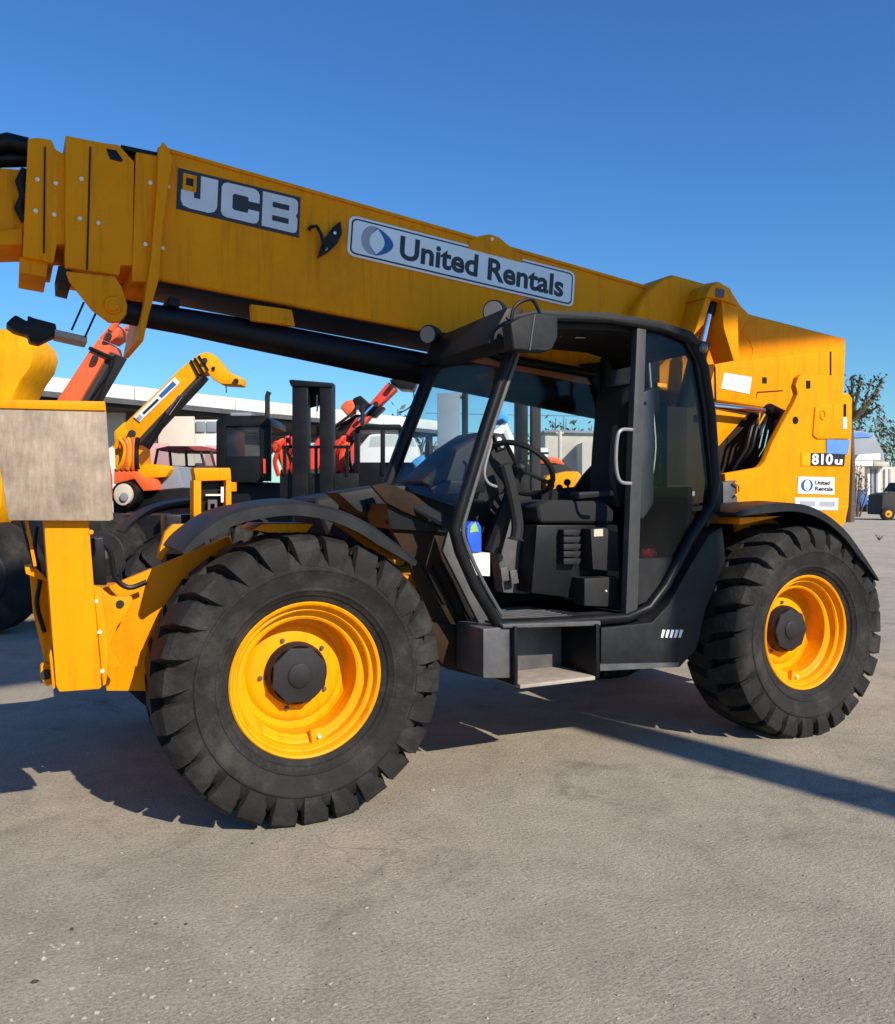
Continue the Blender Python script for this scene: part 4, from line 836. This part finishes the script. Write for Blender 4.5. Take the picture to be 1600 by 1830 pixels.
part('hood', 'yellow_far', t3, [(245, 836), (262, 828), (300, 832), (306, 838), (296, 853), (250, 856)], 16, 1.0, 0.05)
part('body', 'orange_far', t3, [(203, 838), (240, 834), (252, 852), (278, 856), (280, 876), (256, 878), (240, 856), (203, 866)], 15.9, 1.0, 0.03)
part('engine_side', 'grey_far', t3, [(296, 836), (318, 832), (328, 872), (280, 876), (286, 852)], 16.2, 1.0, 0.03)
part('round_cover', 'black_paint', t3, [(222 + 24 * math.cos(2 * math.pi * k / 20), 884 + 24 * math.sin(2 * math.pi * k / 20)) for k in range(20)], 15.7, 0.4, 0.02)
rc = part('round_cover', 'beige_box', t3, [(219 + 17 * math.cos(2 * math.pi * k / 20), 884 + 20 * math.sin(2 * math.pi * k / 20)) for k in range(20)], 15.6, 0.12, 0.04)
part('cover_centre', 'grey_far', rc, [(221 + 7 * math.cos(2 * math.pi * k / 12), 888 + 8 * math.sin(2 * math.pi * k / 12)) for k in range(12)], 15.55, 0.06, 0.01)
part('chassis', 'black_paint', t3, [(200, 880), (340, 872), (350, gy(16) - 40), (205, gy(16) - 40)], 16.1, 1.4, 0.05)
bwheel(t3, 235, 16, 0.6); bwheel(t3, 330, 16, 0.6)
b = MB(); b.tube([PD(262, 800, 15.9), PD(300, 740, 15.95)], [0.07, 0.07], 10); rr = b.done('lift_ram', 'black_paint', t3)
b = MB(); b.tube([PD(299, 741, 15.95), PD(322, 708, 15.97)], 0.04, 10); b.done('ram_rod', 'chrome', rr)
for (u, v, r) in ((236, 775, 0.07), (366, 644, 0.05), (422, 681, 0.05)):
    b = MB(); b.tube([PD(u, v, 15.9), PD(u, v, 16.3)], r, 12); b.done('pin', 'dark_trim', t3)
b = MB(); b.tube([PD(404, 688, 15.95), PD(405, 702, 15.95)], 0.012, 5); b.done('drip_cable', 'wire', t3)
for (u, v) in ((194, 600), (170, 640)):
    b = MB(); b.tube([PD(u, v, 12.9), PD(u, v, 13.1)], 0.05, 12); b.done('pin', 'dark_trim', t2)
b = MB(); b.tube(smooth([PD(206, 636, 12.95), PD(196, 665, 12.9), PD(172, 700, 12.9), PD(150, 730, 12.95)]), 0.02, 6); b.done('hose', 'black_paint', t2)
# -- red cabbed vehicle
t4 = thing('utility_vehicle', gp(330, 18), 'dark utility vehicle with thin red roof and wide windows under the shed', 'utility vehicle')
part('roof', 'dull_red', t4, [(278, 802), (300, 797), (360, 797), (376, 803), (376, 806), (280, 805)], 18, 1.4, 0.01)
cab4 = part('body', 'roof_dark', t4, [(272, 832), (384, 832), (390, 880), (388, gy(18) - 30), (270, gy(18) - 30)], 18, 1.6, 0.04)
for (a, c) in ((282, 276), (303, 306), (332, 334), (358, 366), (376, 384)):
    b = MB(); b.tube([PD(a, 803, 18.05), PD(c, 834, 18.05)], 0.03, 6); b.done('pillar', 'roof_dark', t4)
part('window', 'dark_glass', t4, [(284, 806), (376, 806), (382, 832), (278, 832)], 18.06, 0.02, 0)
bwheel(t4, 290, 18, 0.42); bwheel(t4, 370, 18, 0.42)
# -- black forklift with tall mast
t5 = thing('forklift', gp(480, 11.5), 'black forklift with tall two column mast and glazed cab', 'forklift')
cb = part('cab_frame', 'black_paint', t5, [(386, 752), (400, 742), (474, 742), (484, 752), (484, 762), (404, 762), (404, 860), (386, 860)], 11.5, 1.1, 0.02)
part('cab_pillar', 'black_paint', cb, [(462, 762), (484, 762), (484, 860), (466, 860)], 11.5, 0.06, 0.01)
part('cab_pillar', 'black_paint', cb, [(404, 762), (410, 762), (410, 860), (404, 860)], 12.55, 0.06, 0.01)
part('cab_window', 'cab_glass', cb, [(405, 763), (465, 763), (467, 815), (405, 815)], 11.53, 0.02, 0)
part('cab_door', 'black_paint', cb, [(404, 815), (468, 815), (468, 862), (404, 862)], 11.51, 0.1, 0.01)
part('cab_roof_light', 'grey_far', cb, [(412, 737), (448, 737), (448, 743), (412, 743)], 11.5, 0.3, 0.01)
part('cab_sticker', 'red_far', cb, [(470, 820), (475, 820), (476, 846), (471, 846)], 11.47, 0.02, 0)
part('body', 'black_paint', t5, [(300, 905), (385, 858), (640, 868), (640, gy(11.5) - 60), (320, gy(11.5) - 60)], 11.7, 1.4, 0.06)
for (a, c) in ((522, 551), (571, 596)):
    part('mast_column', 'black_paint', t5, [(a, 683), (c, 684), (c, gy(10.9)), (a, gy(10.9))], 10.9, 0.22, 0.015)
part('mast_crossbar', 'black_paint', t5, [(516, 680), (520, 678), (594, 684), (594, 692), (520, 690)], 10.88, 0.2, 0.01)
part('mast_chain', 'grey_metal', t5, [(566, 706), (568, 706), (568, 735), (566, 735)], 10.95, 0.03, 0)
part('mast_ram', 'black_paint', t5, [(546, 700), (552, 690), (576, 690), (576, 722), (548, 730)], 11.12, 0.08, 0.01)
part('carriage', 'black_paint', t5, [(500, 846), (640, 846), (640, 905), (500, 905)], 11.0, 0.12, 0.01)
bwheel(t5, 380, 11.7, 0.5); bwheel(t5, 560, 11.7, 0.5)
# -- red boom lift
t6 = thing('boom_lift', gp(600, 15), 'red articulated boom lift with folded arms behind the black mast', 'boom lift')
part('upper_arm', 'red_far', t6, [(660, 722), (694, 682), (710, 694), (676, 727)], 15, 0.4, 0.03)
part('platform_head', 'black_paint', t6, [(696, 680), (712, 670), (746, 680), (740, 696), (716, 694)], 14.95, 0.5, 0.02)
part('knuckle', 'black_paint', t6, [(630, 712), (644, 706), (664, 724), (688, 727), (670, 745), (646, 742)], 15.05, 0.4, 0.03)
part('mid_arm', 'white_paint', t6, [(588, 748), (610, 728), (628, 738), (592, 764)], 15.1, 0.35, 0.02)
part('mid_arm_end', 'orange_far', t6, [(608, 727), (618, 716), (634, 714), (634, 736), (622, 742)], 15.08, 0.37, 0.02)
part('lower_arm', 'red_far', t6, [(617, 776), (636, 746), (663, 743), (632, 782)], 15, 0.4, 0.03)
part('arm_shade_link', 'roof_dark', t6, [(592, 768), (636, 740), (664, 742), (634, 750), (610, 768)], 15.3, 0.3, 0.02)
part('turret', 'red_far', t6, [(594, 790), (616, 778), (632, 780), (630, 800), (622, 840), (594, 846)], 15.2, 0.9, 0.05)
for k in range(9):
    u0 = (484, 490, 500, 508, 596, 604, 612, 618, 514)[k]
    J = lambda a: random.uniform(-a, a)
    b = MB(); b.tube(smooth([PD(u0 + J(4), 815 + J(8), 15.1), PD(u0 + 4 + J(6), 792 + J(9), 15.0), PD(u0 + 14 + J(6), 788 + J(9), 15.0), PD(u0 + 12 + J(8), 808 + J(10), 15.05), PD(u0 + 10 + J(8), 830 + J(10), 15.1), PD(u0 + 14 + J(8), 850, 15.2)]), random.uniform(0.02, 0.045), 6)
    b.done('hose', ['red_far', 'orange_far', 'red_far', 'black_paint'][k % 4], t6)
part('hose_panel', 'red_far', t6, [(486, 796), (496, 786), (512, 784), (520, 800), (530, 812), (556, 800), (570, 778), (584, 790), (596, 800), (590, 852), (510, 852)], 15.4, 0.6, 0.05)
part('base', 'roof_dark', t6, [(500, 838), (646, 838), (650, gy(15) - 40), (500, gy(15) - 40)], 15.3, 1.4, 0.05)
bwheel(t6, 520, 15, 0.5); bwheel(t6, 640, 15, 0.5)
# -- dark tractor right of the lift
t7 = thing('tractor', gp(680, 13.5), 'dark cabbed tractor seen left of the windscreen pillar', 'tractor')
part('cab_roof', 'black_paint', t7, [(632, 766), (648, 758), (716, 758), (720, 768)], 13.5, 1.1, 0.02)
for (a, c) in ((633, 643), (680, 688), (712, 722)): part('cab_pillar', 'black_paint', t7, [(a, 768), (c, 768), (c, 850), (a, 850)], 13.5, 0.08, 0.01)
part('cab_window', 'cab_glass', t7, [(643, 769), (712, 769), (712, 828), (643, 828)], 13.54, 0.02, 0)
part('body', 'black_paint', t7, [(630, 826), (740, 826), (760, gy(13.5) - 60), (630, gy(13.5) - 60)], 13.52, 1.3, 0.05)
bwheel(t7, 660, 13.5, 0.6); bwheel(t7, 740, 13.5, 0.6)
for (t_, u, v0, v1, D) in ((t7, 648, 722, 762, 13.4), (t5, 478, 700, 748, 11.9)):
    b = MB(); b.tube([PD(u, v1, D), PD(u, v0 + 8, D), PD(u + 3, v0, D)], 0.035, 8); b.done('exhaust_pipe', 'dark_trim', t_)
b = MB(); b.tube([PD(640, 752, 14.9), PD(668, 724, 14.9)], 0.035, 8); b.done('arm_ram', 'chrome', t6)
for (u, v) in ((640, 728), (672, 722), (700, 690), (634, 772), (628, 742)):
    b = MB(); b.tube([PD(u, v, 14.85), PD(u, v, 15.3)], 0.045, 10); b.done('pin', 'dark_trim', t6)
b = MB(); b.tube(smooth([PD(738, 694, 14.9), PD(740, 712, 14.9), PD(732, 728, 14.9), PD(714, 738, 14.95)]), 0.012, 6); b.done('cable', 'wire', t6)
for k in range(5):
    part('load_guard_bar', 'black_paint', t5, [(506 + 28 * k, 800), (511 + 28 * k, 800), (511 + 28 * k, 850), (506 + 28 * k, 850)], 10.98, 0.05, 0)
part('load_guard_rail', 'black_paint', t5, [(504, 796), (626, 796), (626, 801), (504, 801)], 10.97, 0.06, 0)
# -- white van, truck with blue tarp, grey masts, seen through the cab
t8 = thing('white_van', gp(735, 22), 'white van with sloping windscreen seen through the cab front', 'van')
part('body', 'white_paint', t8, [(640, 800), (660, 776), (732, 770), (746, 796), (752, 826), (752, gy(22) - 25), (640, gy(22) - 25)], 22, 1.9, 0.08)
part('windscreen', 'dark_glass', t8, [(722, 776), (731, 772), (744, 797), (722, 796)], 21.97, 0.04, 0)
part('window', 'dark_glass', t8, [(664, 780), (716, 776), (716, 796), (660, 798)], 21.97, 0.04, 0)
bwheel(t8, 670, 22, 0.36, rimm='white_paint'); bwheel(t8, 735, 22, 0.36, rimm='white_paint')
t9 = thing('tarp_pile', gp(750, 17), 'bright blue tarp heaped on a pallet seen through the windscreen', 'tarp')
part('tarp', 'light_blue_far', t9, [(735, 824), (758, 810), (762, 838), (768, gy(17) - 12), (726, gy(17) - 12)], 17, 0.9, 0.06)
part('pallet', 'beige_box', t9, [(724, gy(17) - 12), (770, gy(17) - 12), (770, gy(17)), (724, gy(17))], 17, 0.9, 0)
def mast(us, D, top, label, m, cat='forklift mast'):
    t = thing('forklift', gp((us[0] + us[-1]) / 2, D), label, 'forklift', 'forklifts with raised masts behind the cab')
    for a, c, mm in zip(us[0::2], us[1::2], m): part('mast_column', mm, t, [(a, top), (c, top), (c, gy(D)), (a, gy(D))], D, 0.25, 0.015)
    part('mast_crossbar', m[0], t, [(us[0], top), (us[-1], top + 2), (us[-1], top + 10), (us[0], top + 8)], D + 0.26, 0.1, 0.01)
    part('body', 'black_paint', t, [(us[0] - 30, 850), (us[-1] + 20, 850), (us[-1] + 30, gy(D + 0.5) - 50), (us[0] - 30, gy(D + 0.5) - 50)], D + 0.5, 1.5, 0.05)
    bwheel(t, us[0] - 10, D + 0.6, 0.42); bwheel(t, us[-1] + 15, D + 0.6, 0.42)
mast((782, 822, 826, 837), 12.5, 702, 'forklift with wide grey mast seen through the windscreen', ('grey_far', 'black_paint'))
mast((921, 944, 950, 967), 12.5, 709, 'forklift with narrow black twin mast seen through the cab side window', ('black_paint', 'roof_dark'))
t10 = thing('covered_truck', gp(900, 24), 'white truck with bright blue tarp bow seen beyond the steering wheel', 'truck')
part('body', 'white_paint', t10, [(850, 800), (880, 770), (905, 752), (918, 780), (925, 812), (925, gy(24) - 24), (850, gy(24) - 24)], 24, 2.0, 0.08)
part('tarp', 'light_blue_far', t10, [(884, 748), (892, 736), (902, 734), (910, 744), (907, 756), (898, 748), (888, 752)], 23.9, 2.1, 0.04)
part('windscreen', 'dark_glass', t10, [(894, 790), (905, 766), (914, 792)], 23.95, 0.06, 0)
part('blue_panel', 'blue_far', t10, [(838, 780), (850, 774), (850, 830), (838, 830)], 24, 1.0, 0.03)
bwheel(t10, 865, 24, 0.42, rimm='white_paint'); bwheel(t10, 912, 24, 0.42, rimm='white_paint')
t11 = thing('loader', gp(985, 15), 'dark compact loader with an orange hood seen through the side window', 'loader')
part('hood', 'orange_far', t11, [(950, 818), (976, 816), (1000, 818), (1012, 832), (990, 828), (960, 830)], 15, 1.0, 0.03)
part('body', 'dark_trim', t11, [(940, 830), (1012, 828), (1030, 850), (1030, gy(15) - 50), (940, gy(15) - 50)], 15, 1.2, 0.05)
bwheel(t11, 955, 15, 0.5); bwheel(t11, 1020, 15, 0.5)
t12 = thing('white_tank', gp(973, 30), 'small cream tank with a dark band beside the olive building', 'tank')
part('tank', 'white_paint', t12, [(964, 800), (980, 800), (980, gy(30)), (964, gy(30))], 30, 0.5, 0.04); part('band', 'black_paint', t12, [(963, 808), (981, 808), (981, 811), (963, 811)], 29.98, 0.55, 0)
t13 = thing('dumper', gp(1010, 12.5), 'yellow compact dumper hood behind the seat seen through the side window', 'dumper')
part('hood', 'yellow_far', t13, [(972, 856), (980, 849), (1012, 842), (1034, 842), (1042, 852), (1044, 890), (985, 892)], 12.5, 1.1, 0.04)
part('hood_latch', 'black_paint', t13, [(982, 856), (990, 854), (988, 860), (984, 861)], 12.47, 0.05, 0)
part('chassis', 'black_paint', t13, [(960, 890), (1100, 886), (1100, gy(12.5) - 45), (960, gy(12.5) - 45)], 12.6, 1.2, 0.04)
part('seat_stack', 'black_paint', t13, [(1018, 888), (1024, 876), (1040, 874), (1050, 890)], 12.4, 0.3, 0.02)
bwheel(t13, 985, 12.5, 0.45); bwheel(t13, 1080, 12.5, 0.45)
# -- olive building with trees on its far side
bl = thing('building', gp(1040, 48), 'plain olive brown building seen through the cab side window', 'building')
part('wall', 'beige_box', bl, [(974, 772), (1180, 776), (1180, gy(48)), (974, gy(48))], 48, 8, 0.1)
part('roof_edge', 'grey_far', bl, [(972, 768), (1182, 772), (1182, 777), (972, 773)], 47.8, 8.4, 0.03)
part('annex', 'beige_box', bl, [(1040, 790), (1240, 800), (1240, gy(47)), (1040, gy(47))], 46, 2, 0.1)
# -- utility poles and wires
up = thing('utility_pole', gp(1001, 40), 'pale thin utility pole with a short crossarm beyond the side window', 'utility pole')
b = MB(); b.tube([gp(1001, 40), PD(1001, 770, 40)], 0.09, 8); b.done('pole', 'beige_box', up)
b = MB(); b.tube([PD(994, 774, 40), PD(1008, 774, 40)], 0.05, 6); b.done('crossarm', 'beige_box', up)
for (v0, v1) in ((738, 744), (772, 774)):
    b = MB(); b.tube([PD(760 + 80 * k, v0 + (v1 - v0) * k / 8 + 3 * math.sin(math.pi * k / 8), 60) for k in range(9)], 0.018, 5); tag(b.done('overhead_wire', 'wire'), 'upper thin overhead wire across the sky behind the cab' if v0 < 760 else 'lower thin overhead wire just above the olive building', 'wire')

# ================================================================= RIGHT SIDE YARD
c1 = thing('container', gp(1540, 74), 'pale beige storage container on a blue trailer at right', 'container')
part('body', 'beige_box', c1, [(1490, 834), (1546, 834), (1546, 876), (1490, 876)], 74, 6, 0.05)
part('trailer', 'blue_far', c1, [(1490, 877), (1549, 877), (1552, 895), (1541, 910), (1538, 895), (1532, 910), (1490, 910)], 74, 5.5, 0.03)
part('trailer_leg', 'roof_dark', c1, [(1492, 900), (1512, 900), (1512, gy(74)), (1492, gy(74))], 74.5, 4, 0)
c2 = thing('container', gp(1580, 78), 'cream storage container with upright door ribs near the right edge', 'container')
part('body', 'cream_wall', c2, [(1547, 834), (1600, 834), (1640, 836), (1640, 888), (1549, 888)], 78, 6, 0.05)
for u in (1551, 1558, 1566, 1569, 1583, 1588): part('door_rib', 'white_paint' if u % 2 else 'grey_far', c2, [(u, 838), (u + 4, 838), (u + 4, 885), (u, 885)], 77.8, 0.2, 0)
part('base_rail', 'white_paint', c2, [(1549, 889), (1640, 889), (1640, 894), (1549, 894)], 77.7, 4, 0)
part('chassis', 'blue_far', c2, [(1549, 894), (1640, 894), (1640, 902), (1549, 902)], 77.9, 4, 0)
part('foot', 'roof_dark', c2, [(1549, 902), (1556, 902), (1556, gy(78)), (1549, gy(78))], 78, 4, 0)
c3 = thing('pickup_truck', gp(1590, 52), 'dark vehicle cut by the right edge beside the cream container', 'pickup truck')
part('body', 'roof_dark', c3, [(1578, 884), (1592, 880), (1660, 878), (1680, 890), (1680, 918), (1576, 920)], 52, 1.8, 0.06)
part('cab', 'roof_dark', c3, [(1600, 879), (1612, 862), (1650, 862), (1660, 879)], 52.2, 1.5, 0.05)
bwheel(c3, 1586, 52, 0.38); bwheel(c3, 1660, 52, 0.38)
c4 = thing('van', gp(1550, 82), 'pale blue grey van parked behind the containers', 'van')
part('body', 'grey_far', c4, [(1500, 772), (1540, 769), (1564, 776), (1574, 796), (1582, 812), (1584, gy(82) - 8), (1500, gy(82) - 8)], 86, 5, 0.2)
part('windscreen', 'light_blue_decal', c4, [(1510, 774), (1540, 772), (1562, 778), (1556, 781), (1510, 783)], 85.9, 0.1, 0)
bwheel(c4, 1510, 86, 0.5); bwheel(c4, 1575, 86, 0.5)
c5 = thing('crate_stack', gp(1550, 80), 'white flat crates lying on top of the storage containers', 'crates')
part('crate', 'white_paint', c5, [(1535, 812), (1574, 810), (1574, 822), (1528, 822)], 77, 3, 0.03)
part('crate', 'white_paint', c5, [(1526, 823), (1561, 823), (1561, 833), (1524, 833)], 77, 3, 0.03)
part('crate', 'beige_box', c5, [(1563, 825), (1590, 825), (1590, 833), (1563, 833)], 77, 3, 0.03)
part('base', 'beige_box', c5, [(1530, 833), (1586, 833), (1586, gy(82)), (1530, gy(82))], 84.2, 1.5, 0)

# ---- trees
def leaf_mesh(pts, size, seed):
    rnd = random.Random(seed); V = []; Fc = []
    for p in pts:
        a = Vector((rnd.gauss(0, 1), rnd.gauss(0, 1), rnd.gauss(0, 1))).normalized(); c = a.orthogonal().normalized(); d = a.cross(c)
        L = size * rnd.uniform(0.6, 1.4); W = L * 0.42; i = len(V)
        V += [p - c * L * 0.5, p + d * W * 0.5 + a * L * 0.08, p + c * L * 0.5, p - d * W * 0.5 + a * L * 0.08]; Fc.append((i, i + 1, i + 2, i + 3))
    me = bpy.data.meshes.new('leaves'); me.from_pydata([tuple(v) for v in V], [], Fc); return me
def tree(u, D, limbs, label, leafm, nleaf, size, spread, seed, cat='tree'):
    rnd = random.Random(seed); base = gp(u, D)
    t = thing('tree', base, label, cat)
    top = limbs[0][0]
    fork = PD(limbs[0][0][0], limbs[0][0][1], D)
    b = MB(); b.tube([base, base.lerp(fork, 0.5) + RV * 0.1, fork], [0.22, 0.17, 0.12], 8)
    pts = []
    for L in limbs:
        P = [PD(x, y, D + rnd.uniform(-0.8, 0.8)) for x, y in L]; P[0] = fork.copy()
        b.tube(P, [0.11] + [0.08] * (len(P) - 2) + [0.05], 6)
        for q in range(nleaf):
            k = rnd.uniform(0.35, 1) * (len(P) - 1); i = min(int(k), len(P) - 2)
            pts.append(P[i].lerp(P[i + 1], k - i) + Vector((rnd.gauss(0, 1), rnd.gauss(0, 1), rnd.gauss(0, 0.8))) * spread)
    b.done('trunk', 'bark', t); link('crown', leaf_mesh(pts, size, seed), leafm, t)
tree(1520, 48, [[(1521, 752), (1524, 715), (1522, 672)], [(1521, 752), (1535, 700), (1538, 670)], [(1521, 752), (1545, 735), (1572, 698)], [(1521, 752), (1550, 726), (1574, 684), (1576, 676)], [(1521, 752), (1545, 742), (1570, 726)], [(1521, 752), (1528, 735), (1516, 690)], [(1521, 752), (1545, 722), (1558, 678)]][:7], 'tall leafy tree with upswept branches behind the yellow rear body', 'leaf', 60, 0.26, 0.16, 3)
def hedge(name, label, us, D, v_lo, v_hi, n, size, leafm, seed, cat='bushes'):
    rnd = random.Random(seed); pts = []
    for k in range(n):
        u = rnd.uniform(*us); e = math.sin(u * 0.13) * 6 + math.sin(u * 0.041 + 1) * 7
        v = rnd.uniform(v_hi + e, v_lo); pts.append(PD(u, v, D + rnd.uniform(0, 5)))
    me = leaf_mesh(pts, size, seed); o = link(name, me, leafm, None); o['kind'] = 'stuff'; o['label'] = label; o['category'] = cat
def bush(u, D, w, h, label, leafm, n, seed, twig=True, size=0.3):
    rnd = random.Random(seed); base = gp(u, D); t = thing('bush', base, label, 'bush'); pts = []; b = MB()
    for k in range(26):
        a = rnd.uniform(-1, 1); tip = base + RV * a * w * 0.55 + F0 * rnd.uniform(-0.3, 0.3) * w + Vector((0, 0, h * rnd.uniform(0.65, 1.05) * (1 - 0.25 * a * a)))
        mid = base.lerp(tip, 0.5) + Vector((0, 0, h * 0.1)) + RV * a * 0.3
        b.tube([base + RV * a * 0.4, mid, tip], [0.07, 0.045, 0.02], 5)
        for q in range(n // 26): pts.append(mid.lerp(tip, rnd.random()) + Vector((rnd.gauss(0, 1), rnd.gauss(0, 1), rnd.gauss(0, 0.6))) * 0.5)
    b.done('branches', 'bark', t); link('foliage', leaf_mesh(pts, size, seed), leafm, t)
bush(1545, 100, 11, 11.0, 'bare grey green bush behind the pale van', 'dry_leaf', 1500, 11, size=0.5)
bush(1620, 100, 11, 10.5, 'bare bush cut by the right edge of the picture', 'dry_leaf', 1500, 12, size=0.5)
bush(1527, 60, 1.6, 3.8, 'small brown bush right beside the yellow rear body', 'dry_leaf', 300, 13, size=0.25)
bush(706, 33, 3.2, 4.8, 'dry bush behind the red boom lift arm', 'dry_leaf', 700, 14, size=0.3)
for k, (u, h) in enumerate(((985, 5.2), (1012, 5.4), (1044, 5.0), (1064, 4.4))):
    bush(u, 58, 3.0, h + 1.2, ['tree top leftmost behind the olive building', 'tree top over the pole behind the olive building', 'ragged tree top right of the pole behind the olive building', 'rightmost low tree top behind the olive building'][k], 'leaf', 400, 20 + k, size=0.35)
hedge('far_treeline', 'low hazy line of far trees along the horizon', (-2600, 4200), 170, 884, 862, 9000, 2.0, 'leaf', 31)

# ================================================================= SMALL THINGS
b = MB(); p = PY(848, 985, 0.30)
b.px([(834, 940), (842, 932), (856, 932), (862, 942), (862, 988), (834, 988)], 0.36, 0.12); jug = tag(b.done('jug', 'blue_plastic', None, 0.015, 3), 'blue plastic jug standing on the cab floor', 'jug')
slab([(842, 940), (850, 933), (856, 950), (840, 952)], 0.355, 0.006, 'green_label', jug, 'jug_label')
b = MB(); b.px([(838, 990), (876, 988), (876, 1030), (846, 1028)], 0.35, 0.14); tag(b.done('paper_box', 'paper', None, 0.004), 'white paper box under the blue jug inside the cab', 'box')
b = MB()
rnd = random.Random(5); c = PY(1160, 990, 0.24)
b.ball(c, 0.05, (1.3, 0.8, 0.55), 12)
for v in b.bm.verts: v.co += Vector((rnd.gauss(0, .007), rnd.gauss(0, .007), rnd.gauss(0, .007)))
tag(b.done('rag', 'red_rag'), 'crumpled red rag on the ledge behind the cab pillar', 'rag')
# weed at the pavement joint
wb = gp(0, 1); wp = PZ(1572, 966); pts = []; b = MB(); rnd = random.Random(9)
for k in range(26):
    a = rnd.uniform(0, 6.28); L = rnd.uniform(0.10, 0.32); tip = wp + Vector((math.cos(a) * L * 0.9, math.sin(a) * L * 0.9, L * rnd.uniform(0.5, 1.1)))
    d = Vector((-math.sin(a), math.cos(a), 0)) * 0.012
    q = [b.bm.verts.new(x) for x in (wp - d, wp + d, wp.lerp(tip, 0.6) + d + Vector((0, 0, 0.03)), tip, wp.lerp(tip, 0.6) - d + Vector((0, 0, 0.03)))]; b.bm.faces.new(q)
tag(b.done('weed', 'weed'), 'dry weed tuft growing from the pavement joint behind the rear wheel', 'weed')
# loose stones and grit on the yard
def stones(spec, m, name, label):
    b = MB(); rnd = random.Random(hash(name) % 1000 if False else len(name))
    for (p, r) in spec:
        i0 = len(b.bm.verts); b.ball(p + Vector((0, 0, r * 0.3)), r, (rnd.uniform(.8, 1.5), rnd.uniform(.6, 1.1), rnd.uniform(.45, .7)), 6)
        b.bm.verts.ensure_lookup_table()
        for v in b.bm.verts[i0:]: v.co += Vector((rnd.gauss(0, r * .15), rnd.gauss(0, r * .15), rnd.gauss(0, r * .1)))
    o = b.done(name, m, None, ang=20); o['kind'] = 'stuff'; o['label'] = label; o['category'] = 'stones'
rnd = random.Random(4)
spec = [(PZ(u, v), r) for u, v, r in ((774, 1413, .013), (128, 1768, .011), (271, 1783, .012), (340, 1755, .011), (297, 1803, .011), (335, 1770, .008), (172, 1812, .011), (78, 1703, .009), (487, 1823, .012), (467, 1631, .007), (655, 1624, .008), (672, 1598, .006), (710, 1631, .009), (706, 1604, .006), (391, 1688, .005), (617, 1615, .006), (875, 1287, .010), (460, 1580, .005), (1036, 1345, .007), (925, 1318, .006))]
spec += [(PZ(rnd.uniform(0, 1600), rnd.uniform(1300, 1830)), rnd.uniform(.0012, .0026)) for k in range(140)]
spec = [(p, r * 0.75 if r > .004 else r) for p, r in spec]
spec += [(PZ(rnd.uniform(0, 1600), rnd.triangular(1380, 1830, 1830)), rnd.uniform(.0025, .0055)) for k in range(90)]
spec += [(PZ(rnd.gauss(250, 170), rnd.uniform(1640, 1829)), rnd.uniform(.003, .008)) for k in range(45)]
stones(spec, 'stone_light', 'loose_stones', 'small pale loose stones scattered on the pavement')
spec = [(PZ(u, v), r) for u, v, r in ((451, 1508, .007), (279, 1652, .006), (331, 1653, .005), (128, 1662, .008), (332, 1652, .006), (62, 1756, .009), (933, 1364, .005), (930, 1385, .004), (1252, 1477, .005), (695, 1436, .004))]
spec += [(PZ(rnd.uniform(0, 1600), rnd.uniform(1300, 1830)), rnd.uniform(.001, .003)) for k in range(300)]
stones(spec, 'stone_dark', 'dark_grit', 'dark grit specks scattered on the pavement')
